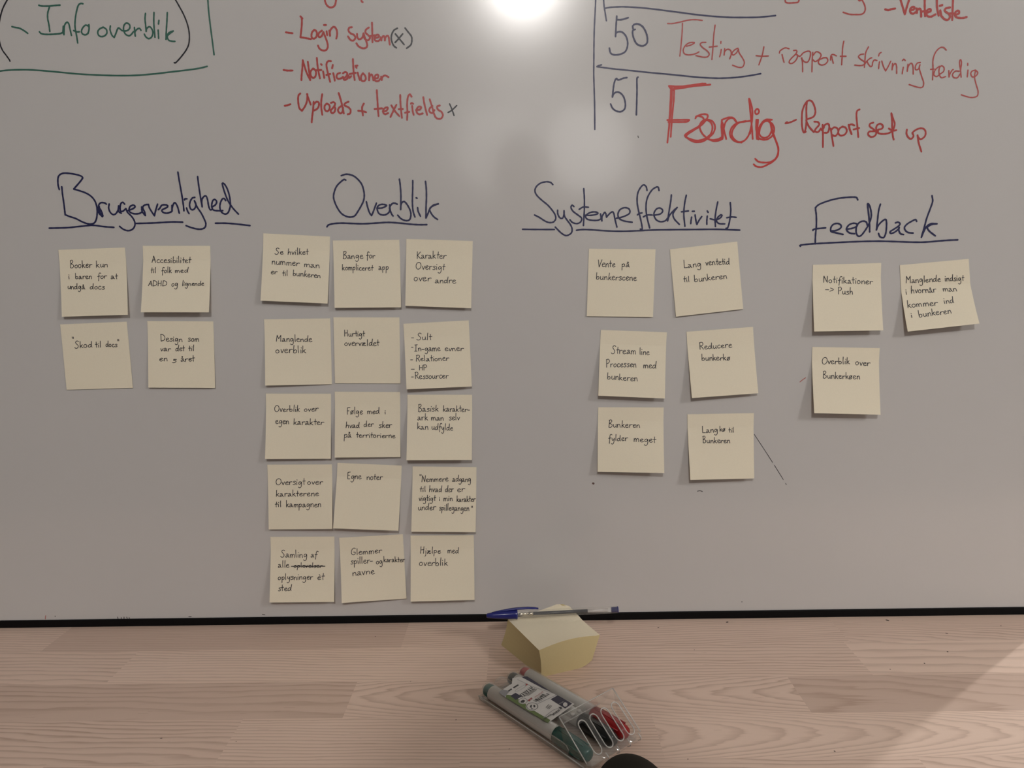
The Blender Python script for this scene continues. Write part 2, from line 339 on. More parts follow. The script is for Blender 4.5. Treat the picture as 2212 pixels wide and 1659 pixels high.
# ---------------------------------------------------------------- the whiteboard
wb = empty('whiteboard', (0, 0, 0), 0, 'large whiteboard in a black frame standing on the wooden table', 'whiteboard')
BX0, BX1, BH = -1050, 636, 1200
b = MB(); b.box(BX0+6, BX1-6, 0, 16, 6, BH-6); b.build('writing_surface', M['board'], wb)
for nm, x0, x1, z0, z1 in (('frame_rail', BX0, BX1, 0, 9.2), ('frame_rail', BX0, BX1, BH-9, BH), ('frame_rail', BX0, BX0+9, 9.2, BH-9), ('frame_rail', BX1-9, BX1, 9.2, BH-9)):
    b = MB(); b.box(x0, x1, -2.0, 20, z0, z1); b.build(nm, M['frame'], wb, bevel=.8)
INK = [
('thin black round brackets around the green words', 'black', 1.7, '-552.2,723.6 -553.5,721.2 -558.4,714.1 -562.1,706.4 -565,697.4 -566.7,688.9 -566.8,678 -564.8,670 -560.9,663.8 -558,659.2 -557.6,657.9;-370.3,718.7 -365.9,710.2 -361.5,701 -358.4,691.3 -357.2,681.6 -358.4,671.9 -361.8,665.3 -367.5,658.7 -373.1,653.3 -375.3,651.8 -376.1,652.2'),
('green handwritten words Info overblik after a dash', 'green', 1.91, '-551.3,693.7 -547.3,692.7 -543.5,692 -539.8,690.1 -536.8,688 -534.8,686.4;-519.4,715 -515.9,714.1 -508.2,713.9 -501.7,714.4 -496.2,714.6;-508,712.7 -510.4,707 -511.1,700.9 -510.4,694.9 -510.2,687.8;-521.6,687.6 -520.2,686 -516.4,685 -510,684.7 -503.5,685 -498.2,685.5 -494.4,687.5;-494.8,692.7 -495.7,687.3 -495,684.1 / -494.3,689 -493.2,693.9 -490.4,696.8 -488.5,695 -487.7,689.5 -486.8,683.2;-470.9,715.4 -473.2,715.7 -476,714 -478.4,708.6 -480.5,701.4 -481.8,694.2 -481.8,688.2 -481.1,682.1 -480.7,675.2;-483.8,688 -480.7,686.7 -477.7,686.7;-467.2,692.4 -470.3,693.3 -473.8,690.4 -475.4,686.8 -474.1,684.1 -471,683.4 -468.3,685.2 -466.9,689 -466.7,694.5 -466.5,690.2 -468.3,684.8;-451,690.8 -455.3,689 -457.5,686.1 -457.1,683 -454.7,681.2 -450.8,681.6 -447.7,684.3 -447.6,688 -449.4,689.8 -451.2,690.8;-443.1,691.8 -443.8,687.9 -442.3,682.4 -440,679.9 / -437.7,684.1 -435.6,688.3 -433.9,689.5 -430.3,686.7 -425.2,686.6 -422,689.2 -422,692.8 -425.1,694.4 -427.9,692.3 -428.9,688.1 -427.4,683.2 -423.7,681.3 -421,682.5 -418.2,685.4;-416.8,689.7 -416.9,685.4 -416.7,680.8 / -416.7,684.8 -414.1,687.8 -411.4,688.6 -409.9,686.7;-403.4,703.8 -404.4,698.4 -404.3,692.4 -404.3,685.4 / -403.5,688.1 -400.4,690.1 -398,688 -397,683.7 -398.7,679.5 -402.1,677.8 -405.1,679.7 -406.5,682.4;-394,704.5 -395,695.8 -395.2,687.3 -395.1,679.1;-391,686.3 -391.1,682.4 -391.2,677.8;-389.3,696.3 -390.1,692.7;-379.5,704.1 -380.6,695.5 -382.1,685.8 -383.2,676.7 / -381.1,681.5 -378.3,683.9 -374.6,685 / -379.1,682.1 -381.6,679.5 -380.3,675.7 -376.6,674.5 -373.6,674.3'),
('green straight lines boxing in the green words', 'green', 1.91, '-334.2,717.2 -334.2,705.2 -333.5,689.5 -332.5,673.7 -331.7,659.5;-573.9,647.2 -570,647.8 -556.8,648.7 -537.3,648.4 -517.9,646.7 -498.6,644.5 -479.3,642.4 -459.9,641.1 -440.5,640.1 -421,639.9 -401.4,640.8 -381.8,642.5 -362.2,644.2 -349.1,645.7 -340.2,647.5'),
('tail ends of a red word cut off by the top edge', 'red', 2.23, '-206.9,714.8 -206.8,711.8 -205.3,707.9 -202.3,705.4 -199.1,705.4 -196.4,707.3 -195,711.5 -194.5,714.5;-167.5,713.2 -167.1,710.6 -166.1,709.8'),
('red handwritten line Login system', 'red', 2.23, '-251.3,680.8 -247.9,680.2 -244.2,679.7;-234.4,696.8 -232.5,694.6;-233.8,696.2 -233.1,693.8 -233.8,686 -235.7,675.4 / -232.2,674.8 -228.4,674 -224.5,673.2;-220.2,682.6 -222.6,680.3 -223.6,676.7 -222.9,674.2 -220.7,673.6 -218.2,675.7 -217.5,679.5 -218.7,682 -220.4,682.3;-211.9,681.6 -215,679.5 -216,676.5 -214.8,674.9 -212.2,676.4 -210.3,680 / -208.8,675.7 -206.8,669.6 -206.4,664.7 -208.5,661.4 -212.4,661.2 -215.5,663.1 -217,666.2;-206.8,680.7 -206.4,676.9;-209.3,687.3 -207.1,687.3;-203.8,681.4 -203.3,676.2 / -203,681 -200.2,684.6 -197.6,684.9 -195.6,681.4 -195.6,676.6 -196.6,673.2;-179.1,684.4 -182,683.8 -182.9,680.9 -180.7,678.1 -177.2,676.4 -175.8,673.5 -177.9,670.7 -181,671.2 -183.7,674.9;-173.7,677.3 -173.5,673.7 -171.4,671.8 -168.1,673.5 -166.6,677.7 / -165,672.3 -163.3,666.8 -163.7,663.7 -166.7,662.3 -169.9,662.9 -173,664.9 -174.8,667.6;-160.6,683.6 -163.9,681.3 -164.3,678.3 -161,675.2 -159.8,672.7 -162.5,670.4 -165.6,672.3 -165.8,674.1;-156.9,688.4 -157,680.5 -157.3,668.4;-159.3,674.8 -154.6,675.4;-154.7,672.6 -150.8,673.4 -150.1,675.5 -152.6,675.8 -154.7,673.2 -154.2,670.2 -151,669.5 -148.4,671.3;-148.3,673.3 -147.5,670 / -147,672.4 -145,674.5 -143.8,673 -143.7,669.9 / -142.8,673.2 -140.5,674.7 -139.3,672.9 -138.9,669.2 -138.5,665.6'),
('black x in brackets after Login system', 'black', 1.91, '-129.6,682.1 -133.3,680.2 -135.7,676.4 -136.6,672.2 -135.7,667.3 -134,664 -131.5,662;-132.5,667.6 -128.5,671.4 -124,676.1;-131.9,676.3 -127.9,671.4 -122.9,665.2;-121.1,682.1 -117.8,677.8 -114.6,673.5 -114.2,669.3 -115.3,665 -118,662.7 -120.2,661.3'),
('red handwritten line Notificationer', 'red', 2.23, '-256.3,641.8 -252.2,641.1 -246.5,641;-237.3,630.8 -236.7,636.1 -235.5,643.4 -234.6,651.4 / -233.2,645.8 -231.1,638.4 -227.6,630.6 / -228,635.9 -228.6,643.3 -229.1,649.7;-223.7,642.6 -226.5,639.6 -226.7,635.3 -224.3,632.7 -221.6,634.5 -220.7,638.8 -222.5,641.9 -224,641.9;-219,653.4 -218.7,645.5 -217.8,638.1 -216.8,632.2;-221.5,640.7 -214.8,640.8;-212.9,639.2 -212,632.5;-214.8,646.9 -214.1,646.2;-203.7,649.8 -206.6,649.9 -208.5,647.7 -208.8,644 -207.8,637.9 -206.6,632.3 -205.7,628.3;-209.5,635.5 -205.3,636.4;-201.8,637.1 -201,632.8 -200.6,629.4;-201.9,645.7 -202.8,642.4;-194.3,637.3 -197.2,636.2 -198.4,633.4 -197,631.3 -193.3,631.7 -191.3,633.2;-191.1,636.9 -188.5,638.1 -186.4,636.4 -188.1,633.2 -190.8,631.4 -189.8,629.9 -186.9,631 -185.2,634.3 / -184.5,631.8 -182.3,633.6;-179.5,651.3 -179.5,642.2 -179.2,634.8 -178.6,629.6;-183.8,635.9 -177.3,637;-175,637.1 -174.1,633.4 -173,629.5;-174.9,644.5 -177,644.2 -176,642.3;-169.2,636.4 -171.3,633.4 -171.3,629.1 -168.3,628.2 -166.3,630.8 -167.4,634.5 -169.6,636;-162.4,636.2 -162.8,628.9 / -162.1,632.6 -159.9,635 -158.7,632.5 -158,628.8;-156.6,630.8 -153.1,631.1 -152.6,634.2 -155.2,634.2 -156.6,631.2 -155.8,628.1 -152.5,628 -150.2,630.2;-149.4,632.3 -148.9,628.9 / -148.2,631.6 -145.8,633.4 -143.6,633 -141.4,631.7'),
('red handwritten line Uploads + textfields', 'red', 2.23, '-257.3,604.1 -254.4,604.6 -251,605.6;-239.4,616.7 -241.5,614.6 -242.2,609.1 -241.4,601.6 -238.6,598.4 / -234.8,603.3 -232.4,608.9 -231.5,615.7;-232,615.9 -230.7,611.3 -228.5,604.8;-225.1,607.5 -226.1,600 -227.7,591.4 -228.5,586;-225.2,605 -221.8,607.6 -219.3,606.1 -220.2,601.8 -222.9,599.3 -226.2,598.2;-215.2,615.3 -216.6,608.5 -217,601.1 -216.3,593.8;-210.9,605.3 -213.2,602.9 -213.2,599.1 -210.7,597.2 -208,599.6 -207.8,603.4 -210.3,605.3;-206.1,606 -203,606.7 -201.5,604.5 -204,600.8 -206.8,597.7 -205.3,595.2 -202.7,596.4 -201.5,600.1 -202.6,602;-194.8,602.4 -197.5,600.6 -198.7,597.6 -196.5,594.7 -193.9,596.2 -192.9,600.5;-197,616.1 -195.1,609.3 -193.6,601.8 -192.4,594.6;-196.5,615.5 -195.5,610.5;-186.6,606.8 -190.1,605.4 -191.2,603 -187.1,601 -184.7,597.9 -185.5,594.4 -188.1,593.6;-169.8,604.4 -171.9,600.1 -171.3,592;-176.3,597.1 -171.8,596.6 -167.7,595.3;-154.8,618.2 -154.6,608.4 -154.5,599.7 -154.1,591;-158.1,598.5 -149.9,599;-149.1,595.8 -145.2,596.4 -143.4,599.4 -145.7,599.7 -148.4,597.7 -148.8,594.6 -146.7,592.7 -143.4,593.8;-140.9,589.7 -137.4,596.2 -133.9,602.3;-139.4,601.8 -135.5,595.5 -131.2,590.5;-129.2,612.5 -129.3,604.1 -128.8,595.4 -128.3,588.5;-131.5,597.7 -127,597.8;-116.8,610.6 -118.6,613.1 -120.9,610.1 -122,602.7 -122,594 -122.7,586.3;-124.6,593.8 -120,594.6;-116.5,600.7 -116.1,595.1 -115.2,591.4;-117.7,603.2 -117,604 -115.4,603.1;-112.4,596.3 -108.3,596.8 -106.6,599.2 -109.2,599.9 -111.5,597.5 -111.6,593.8 -109.1,591.8 -105.2,592.6;-103.9,609.7 -102.9,602.2 -100.4,591;-94.2,600.2 -97.2,597.8 -97.7,594.7 -94.8,592.8 -92.1,595.8;-96.9,607.3 -94.6,599.6 -92.9,592.7 -91.7,589.6;-86.1,600.6 -89,599.5 -88.2,596.3 -84.4,593.8 -83,590 -85.3,586.7 -89.2,586.8 -91.7,589'),
('small black x after textfields', 'black', 1.7, '-75.1,601.9 -72.7,596 -70.7,589.7;-77.1,593 -72.7,595.4 -67.5,600'),
('blue ruled lines of the week table', 'navy', 1.8, '85.9,707 85.3,695.2 84.3,678.9 83.8,662.6 83.6,646.2 83.4,629.6 83.8,613 84.2,596.2 84.3,571.5;94.3,706.8 94.9,699.3 95.8,693.9 97.3,684.6;95.8,697.3 102.5,698.2 113.9,698.4 125.3,697.7 142.4,696 159.6,693.6 176.7,691.1 193.9,688.5 211,686.5 228.1,685 245.2,684.4 262.3,684.3 279.4,685.5;91.8,639.1 88.5,638.3 86.9,637.4 / 96.6,635.9 108.2,634.3 125.5,632.3 142.8,630.1 160.1,628.2 177.5,626.2 194.8,624.1 212.1,622.7 223.6,622.3 237.5,622.7 251.2,624 265,626'),
('blue handwritten number 50', 'navy', 2.01, '108.5,688.9 107.9,680.6 107.2,668.1 / 107.6,671.3 110.5,672.9 114.5,672.3 118.3,668.4 120.2,662.8 119.9,656.8 117.4,652 112.2,649.7 105.9,649.2 101.8,651.2 100.5,656.2;108.2,685.4 113.9,685.3 120.8,687;126.1,675.6 125.9,678.5 128.2,680.3 132.2,680.2 136.8,677.2 140.3,671.1 141.7,665.6 141.3,660.7 138.1,658.1 134.6,657.9 130,660.2 126.8,666 125.6,671.5 126.3,674.2 128.3,674.9'),
('blue handwritten number 51', 'navy', 2.01, '119.5,625.2 115.7,624.7 111.6,623.2 109.3,623.3 108.4,624.6 106.8,623 105.3,618.1 104.4,611.4 103.7,605.3 / 105.2,608.6 108.7,610.4 112.8,609 116.3,604.5 117.9,597.7 117.2,592.7 114,590 110.5,589.7 106.4,591.3 103.5,594.1 101.8,597.8;131.6,625.4 130.5,623.6 130.6,611.9 130.4,600.8 130,586'),
('thin red handwritten line Testing + rapport skrivning færdig', 'red2', 1.54, '163.4,680.1 168.8,680 176.8,681.3 185.9,683.1 193.9,683.3 200.6,682.4;179.4,680 179.2,671.3 178.2,658.2 177,646.4;183.8,656.3 188.6,657.4 192.6,659.5 190.8,660.1 186.8,659.7 182.8,657 180.6,652.7 181.8,648.8 186.4,647.3 193.3,648.2 197.6,650.1;204.9,659.8 200.6,659.7 198.9,657.7 201.8,654.4 206.5,651 208.8,647.7 207.1,645 203.1,644.5 197.4,645.7 194.5,646.4;214.6,677.2 213.4,667.2 212.7,654.1 211.8,641.9;208.7,654.8 212.7,655.2 217.3,655.6;221.7,652 221.2,648.5 220.2,644.7;221.2,660.2 221.1,658.5;225.4,652.8 224.9,646.2 / 225.4,649.5 228.2,652.1 231.7,651 232.6,647.1 231.1,642.2;239.7,653 236.3,651.4 233.5,648.2 234.7,646 238.1,648.1 240.3,651.9 / 241.3,648 245.1,642.4 247,638 245.3,633.6 240.7,633.2 234.3,635.5;267.7,653.6 266.2,645.2 262.8,635.2;259.6,644.8 266.3,644.1 272.8,644.2;295,651.1 290.6,652.1 285.6,649.4 284.7,647;287.6,645.3 288.7,641.4 290,637.2;300,649.2 302.7,649.3 303.5,647.6 301.7,644.9 297.7,641.1 295.5,637.9 296.5,636 299.6,636.3 303,639.4 304.6,643.8 303.2,644.9 / 306.9,643.1 310.3,646.4 314.3,648 317.2,647.9 318.4,645.6 317.4,640.1 315.2,636.9 311.7,637.5 308.7,640.9;309.1,641.4 310.1,634.8 310.5,627;320.7,646.7 320.4,639 320.5,626.7;321.4,643.9 324.1,647.2 327.6,646.5 329.8,643.7 327.9,639.9 323.9,637.2 321.5,638.9;331.3,640.4 327.9,638.8 327.4,635.5 330.4,633.5 334.4,634.2 337.2,637.5 335.9,640.8 331.9,640.9;340.1,638.5 340.5,642.9 342.7,644.2 346.3,642.6;341.4,641.8 342.3,638.4 343.3,635.1;353.7,657.5 352.8,651.5 352.6,642.6 352.4,633.2;350.6,642.1 356.7,642;375.7,643.8 372.2,643.3 370.3,641.1 373,638.3 377.2,635.4 376.2,632.7 372.1,632 366.6,632.6;380.5,651 377.9,645.4 377.4,637.6 377.1,630.1;377.3,633.2 379.5,636.5 382.8,639.2 384.5,639.7;379.8,635.9 381.3,633.1 383.8,630.6 385.4,631.7 385.9,635.2 387.5,637.4 390.2,636.8;393.1,635.3 392.7,632.3 392.5,628.4;391.9,641.5 392.6,643.9 394.4,645;395.6,636.1 397.6,630.5 400.2,625.8 / 402.8,630.4 405.2,635.7;407.3,633.4 407.1,626.8 / 408,630.9 410.2,633.3 411.8,630.2 412.3,623;419.1,629.1 418.7,626.2 418.3,622.5;417.9,636.2 419.2,637.5 420.8,636.1;423.9,632.1 423.6,624.9 / 424.3,629.4 427,633.2 429.4,630.4 430.2,621.8;437.1,633.7 433.9,633 432.1,629.7 432.5,626.4 435.4,626.9 436.9,631.3 / 436.5,627.4 439.3,619.6 441.9,612.8 441.1,608.2 436.4,607.9 426.4,611;464.3,645.9 461.2,648.6 457.2,648.2 452.9,643.6 450.7,636 451.3,626 451.4,615.4;448.7,626.3 452.4,626.5;457.8,629.2 453.9,625.9 452.5,620.9 455.5,618.7 459.4,621.3 462.9,624 463,627.9 460,629.7 457.9,626.9 458.2,621.4 460.8,617.4 465.3,618.4;468.4,624.5 469.1,618 / 469.8,621.1 471.9,624.9 473,625.5;479.5,623.7 475.4,623.8 472.7,620.5 474.1,617.4 478.1,617 480.8,620.9;482.1,617.5 481.1,624.2 479.6,630.9 479.6,634.7 480.7,635.3 481.6,631.9 481.1,625.3;489,624.6 488.9,620.7 488.7,617.6;488.3,631.6 488.4,629.6;496.7,624.4 493.3,623.3 492.3,620.6 494.3,617.4 497.7,618.2 499.8,621.5 497.3,624.4 / 496.6,617.2 498.9,609.3 501.3,602.6 500.8,597.5 496.2,596 491,596.6 483.5,599'),
('red tail ends of words cut off by the top edge on the right', 'red2', 1.8, '289.1,702.2 289.8,699 292.6,698 297.2,698 302.8,698.4 304.1,700.8 304.1,701.8;370.2,701.3 374.5,693.7 375.1,688.2 372.1,684.8 365.2,684.5 358.3,685 351.9,687.1;367.8,699 369.2,698.4 370.3,699.2'),
('bold red handwritten word Venteliste after a dash', 'red', 2.44, '396.7,689 400,688.2 403.4,689.1 407.1,689.6;412,699.8 414.6,692.7 417.9,683.7 / 419.8,691.5 422.2,699.6;423.5,687.6 426.9,688.1 427.9,690.2 425.6,690.8 423.4,688.7 423.8,685.4 426.5,683.9 429.3,685.3;430.2,689.1 430.7,684.7 / 430.9,686.9 433.1,689 434.9,686.8 435.5,680.8;438.3,698.6 438.7,691 439.6,681.2;436.4,685.9 441.8,686.6;441.4,684.5 445.3,686 444.6,688.2 441.8,687.2 440.8,683.4 442.7,680.9 446.2,680.5 450.6,682.6;451.2,698.3 451.9,689.6 454.1,681.4;455.5,686.5 457,680.8;454.7,691.2 457.3,691.9;465.6,689.3 461.1,688.3 460.7,685.6 464.9,682.8 466.2,679.5 464.1,676.8 460.6,677.5 457.6,680.3;468.5,697.9 468.6,688.2 468.9,676.7;466,683.3 471.2,682.9;471.8,681.6 475.7,683.1 475,685.8 472.2,684.8 471.6,681 474.3,678.8 480,678.3 484,679.1'),
('large red word Færdig drawn over several times', 'red3', 2.07, '168.9,614.4 168.5,599.9 166.9,581 164.3,555.7;171.2,614.3 170.8,599.9 169.2,583.2 167.9,561.8;167.8,613.3 167.1,594.4 165.9,572;165.4,615.4 167.2,613.1 169.5,611;165.4,615.4 177.6,614.7 189.1,615.6 200.7,617 205.3,616.9;170.7,612.1 183.4,613.5 194.9,615.1 210.5,615.9;171.8,614.3 186.8,614.5 209.9,615.7;164,579.7 175.7,579.6 187.9,579.4;165.2,577.6 178,577.3 185.6,577.4 187.9,578.8;195.4,582.6 201.2,584.7 206.4,584.8 208.4,582.8 205.9,577.9 200.2,572.4 192.1,567.5 185.2,562.6 187.6,559.1 194.6,555.6 202.8,556 208.5,559.2 214.3,564.2 216.5,570.9 214.1,576.6 209.4,578.9 204.7,579 200.7,575.7 199.6,571.3 202.6,564.4 208.5,559.2 215.6,556.2 222.6,557.2 224.9,559.4;194.8,580.9 196.5,583.1 199.4,583 203,581.3 203.6,577.9 197.9,571.9 188.6,567 183.4,562.8 187.6,559.7 195.7,557.2 201.6,557.7 206.8,559.3;201.3,576.8 205.9,579 211.2,576.6 213.6,570.9 212,564.2 207.4,559.8;207.4,559.2 213.2,557.4 220.2,558.2 224.8,560.6;224.6,575.2 226.4,567.3 229,558.2;223.9,578.6 223.5,570.7 224.9,558.3 / 225.9,567.3 227.5,575.1 231.4,579.5 236.1,580 239.6,576;223.9,558.3 224.7,566.2 226,572.9;225.1,579.1 231.4,580.9 236.6,580 240.8,574.8;255.3,576.8 247.8,576 240.8,574.8 235.1,570.5 232.9,563.8 235.4,558.1 241.3,554.6 248.2,555.5 253.3,561.1 256,570;250.1,576.7 242,574.8 236.3,568.2 235.3,561.5 240.1,555.7 245.9,553.9;253,600.1 254.7,586.9 256.6,572.2 258.1,557.6;253.6,599.7 256.5,590.2 257.1,581.2 256,570 255,563.3;262.6,577.7 262.1,567.6 262.7,557.5;263.4,577.7 262.9,566.5 263.3,558.6;261.6,577.7 261.7,567.6 264.3,556.9;261.4,588.9 259.9,586.7 260.9,583.9 263.2,584.2 264.3,586.6 263.1,588.9 261.4,588.9;278.5,577.4 272.1,577.7 267.5,574.2 264.2,567.6 263.8,559.7 268,556.8 273.8,556.7 279.5,560.5 281.4,567.2 279.2,572.9 275.6,575.2;276.2,576.3 269.8,575.3 265.9,568.7 265.5,561.9 270.3,558.4 276,560.6 278.7,567.3 278,572.9;276.8,575.2 279.4,563.9 283.1,555.9 286.3,546.8 286,538.9 281.5,533.3 274.6,529.4 268.8,527.3 262.9,528 259.9,530.3;278.3,569.5 281.9,559.3 285.6,550.2 286.7,544.5 284.3,536.6 278,532.4 271,532 265.1,533.1 261.3,536.2'),
('red handwritten words Rapport set up after a dash', 'red', 2.12, '295.3,574.5 293.1,573.4 296,573.6 300,574.7 304.9,576.8;316,563.8 313.7,563.3 312,568.5 311.3,576.4 311.7,586.6 315,594.4 318.4,596.8 321.9,595.4 324.8,589.7 325.8,584 323.7,579.5 317.9,577.4 / 316.2,575.8 319.3,569.4 324.8,563.4;316.1,595.5 315.8,587.6 316.4,576.3 315.9,568.4 314.9,563.3;325,574.4 329.1,573.8 330.4,570.9 327,567 326,564.2 329.5,563.3 332.3,566.9 / 333.6,565.2 335.8,568;334.2,570.8 334.9,561.2 335.4,547.2;334.7,566.8 336.9,570.8 340.3,571.8 341.6,567.8 340.1,562.7 336.6,562.3;343.2,566.7 345,557.5 346.9,548.1;343.5,564.9 346.9,567.9 350.5,566.5 351.6,562.5 348.5,558.6 345.5,559.8;356.2,568.6 352.8,566.4 351.6,561.9 354.3,559 358.9,560.1 360.9,564 359.2,567.4 355.7,568.4;362.6,570.2 364,565.1 366.3,560.2 / 363.3,568.5 365.5,570.7 368.8,569.5;373.8,586.1 371.3,584.7 370.7,580.2 371.9,570.6 373.7,557.1;368.3,565.2 374.2,566.5;389.4,571.9 386,570.8 385.7,568 389.7,565.1 393.1,561.6 391.8,557.9 387.8,556.8 384.5,559.2 385.2,562.3 389.3,562.8 395.1,562.7;395,564.4 399.1,565.4 400.1,568.2 397.1,570.6 393.6,568.9 392.9,565 395.2,561 399.9,559.7 405.8,560.2 410.9,562.3;408.6,581.3 409.7,574.2 410.4,565.2 411.5,557.2 412.6,553.5;408.8,581 410.8,575.4 412.9,569.7 410.9,561.8;406.7,565.3 410.9,562.9 414.9,563.4;426.4,563.7 426.3,559.2 428.8,555.1 431.8,553.9 434,556.7 432.6,560.1 / 434.9,562.4 439.4,564.5 444.1,564.4 446.8,561.5 446.8,557 444.1,554 441.2,553.4 438.7,556;438.4,557.5 440,549.7 443.5,540'),
('dark blue underlined heading Brugervenlighed', 'navy', 2.07, '-517.4,519.6 -518.2,524.5 -517.7,531.3 -515.5,535.3 -510.6,537.2 -502.9,536.7 -494.8,535 -490.5,533.2 -489.5,531.6 / -492.6,527.9 -500.9,519.7 / -494.2,517.6 -487.3,514.9 -481.8,511.1 -478.1,505.8 -476.7,499.4 -477,492.5 -478.5,486.2 -481,482.2 -484.7,480.9 -488.9,481.2 -495.2,483.6 -502,487.3 -508.9,489.7 -513.5,491.8 / -513.6,495.6;-514.2,522.4 -514.2,514 -513.7,503.7 -513.5,491.5;-473.9,500 -473.9,494.8 -472.8,490.7 -471.8,488.9 -470.8,489.5 -471.6,493.6 -473,497.1;-475.3,498.3 -475.2,493.6 -473.6,490.7;-475.5,496 -474.4,501.1 -473,503.2 -470.6,504.2 -467,503.6 -465.6,502.4;-462.4,502.4 -463.4,498 -462.1,493.4 -459.3,490.8 -456.1,491.5 -453,495.5 -451.9,500.1 / -452.5,494.3 -449.7,492;-444.9,502 -446.8,504 -449.3,502.3 -450.4,497.7 -450.1,494.3 -447.7,494.2 -445.2,495.9 -443.9,497 / -442.5,493 -438.7,488.8 -436.1,484.7 -435,480.1 -436.9,475.5 -440.7,473 -444.9,472.7 -449.5,474.6 -452.8,477.5;-441.7,494.7 -435.6,496.9 -433.2,499.1 -435.2,500.7 -438.9,499.2 -440.4,495.8 -439.5,492.9 -434.9,491.1 -429.5,491.3 -426.4,492.6;-425.9,498.4 -425.8,493.8 -424.2,490.9 -422.6,488.9 / -422.9,492.6 -424.4,496.1 -424.8,498.4;-426.2,495.5 -423.7,499.5 -421,500.8 -418,501.1 / -417.1,497.1 -414.6,492.4 -412.3,488.5 / -410.2,494.6 -407.6,501.1;-407.2,495.1 -405.3,496.8 -402.6,500 -397.9,500.1 -396.2,498.9 -397.5,497.2 -402.5,495 -403.2,493.3 -401,491.5 -396.9,491.1 -392.6,492.5;-391.4,499.4 -391.9,493.1 / -391,497.7 -388.2,502.4 -385.5,498.7 -383.8,490.8;-381.7,535.6 -380.9,526.1 -379.6,513.5 -378.7,503.2 -378.3,493.3;-375.1,496.2 -374.2,492.7 -372.8,490.1;-376.7,505.2 -376.4,506.3 -374,506.3;-364.9,507.7 -367.7,507 -370.3,503.6 -371.5,499 -370.4,494.9 -367.5,494.3 -364.9,497.1 -364.3,500.6 -365.6,504 / -363.1,497.1 -358.9,490.1 -355.9,483.1 -354.6,478.4 -356,474.4 -359.7,472.7 -365,472.8 -372,474.7 -377.2,476.8;-359.9,530.2 -359.5,521.1 -358.6,509.6 -357.4,497.2 / -357.3,503.9 -355.2,507.8 -352.2,508.9 -350.7,504.9 -350,498 -348.6,493.9 -346.6,493.9;-346.3,496.7 -342.3,499 -340.5,502.4 -342.4,504.9 -344.9,503.6 -346.4,499 -346.1,495 -343.9,493 -338.6,492.5 -334.4,492.5;-330.3,503.5 -331.7,505.6 -334.1,505.1 -336.6,500.6 -337.4,495.4 -335.8,490.8 -332.3,488.7 -329.3,489.5 -327.3,492.3 -325.3,498.6 -325.6,507.8 -327.4,515.8 -330,521 -332.2,522.6 -332.7,521.1 -331.1,513.6 -328.2,504.4 -325.1,498.6 -321.9,493.9 -317,488.4;-533.2,477.2 -523.4,477.2 -511.4,477.4 -499.3,478.3 -487.3,479.3 -480.1,479.1 -470.7,477.6 -459.5,476.6;-433.3,480.4 -415.6,480.5 -403.7,480.9 -391.7,481.2 -380.8,480.7;-343.7,478.8 -332.5,478.6 -320.7,477.5 -304.8,475.4'),
('dark blue underlined heading Overblik', 'navy', 2.07, '-193.9,523 -195.9,523.6 -199.4,521.3 -203.8,517.3 -206.7,512.3 -208.5,505.7 -207.7,499.9 -204.7,492.5 -200.5,486.5 -195.3,483.3 -190.5,482.4 -185.9,483.6 -182.3,487.9 -178.2,494.1 -175.1,499.9 -173.9,505.8 -174.5,512.3 -176.3,518.2 -179.8,523 -184.1,526.8 -188.5,528.7 -193.4,529.3 -198.6,527.9;-171.9,498.8 -171,494 -169.1,487.3 -166.8,483.6 / -164.9,487.2 -160.7,497;-159.1,491.5 -154.2,491.8 -149.6,493.9 -150.3,495 -154,495.7 -157.8,494.8 -160,492.3 -159.9,489.3 -158.2,485.6 -154.5,484 -150.7,484.3 -147.2,486.5 -146.1,489 -145.7,492.7;-145.9,494.9 -145.6,489.8 -144.3,485.3 -142.6,482.7;-146.3,491.2 -145.4,493.4 -142.7,496.3 -140,496.6 -137.4,495.5;-133.8,522.6 -133.2,517.3 -132.8,507.1 -133.1,499 -133.7,489.5 / -132.9,495.4 -130.2,498.2 -127.6,496.7 -124.8,492.3 -122.7,487.1 -122.5,482.6 -123.8,478.6 -126.5,477.2 -129.9,477.6 -133.9,479.6 -137.2,483.3;-118.9,520.7 -119.3,511.9 -120,501.7 -120.2,494.4 -119.7,487 -118,481.1;-114.6,491.1 -114,486.9 -111.8,481.8;-115.7,502 -114.6,501 -115,501.6;-104.7,519.6 -104.1,511.6 -104.3,501.4 -105.1,491.1 -105.6,479.7 / -103.2,484.5 -100.8,489.6 -96.9,493.5 -91.2,494.9 / -94.6,493.8 -99.2,491.7 -101.2,488.8 -99.4,484.4 -96.5,480.6 -92.7,477.8;-217.7,472.2 -215.9,474.2 -210.1,475.6 -201,476 -189.7,475.4 -176.8,474.8 -163.2,475.2 -151.8,475.7 -144.3,475.5 -133,474.4 -121.7,473 -113.4,472.4 -105,472.3'),
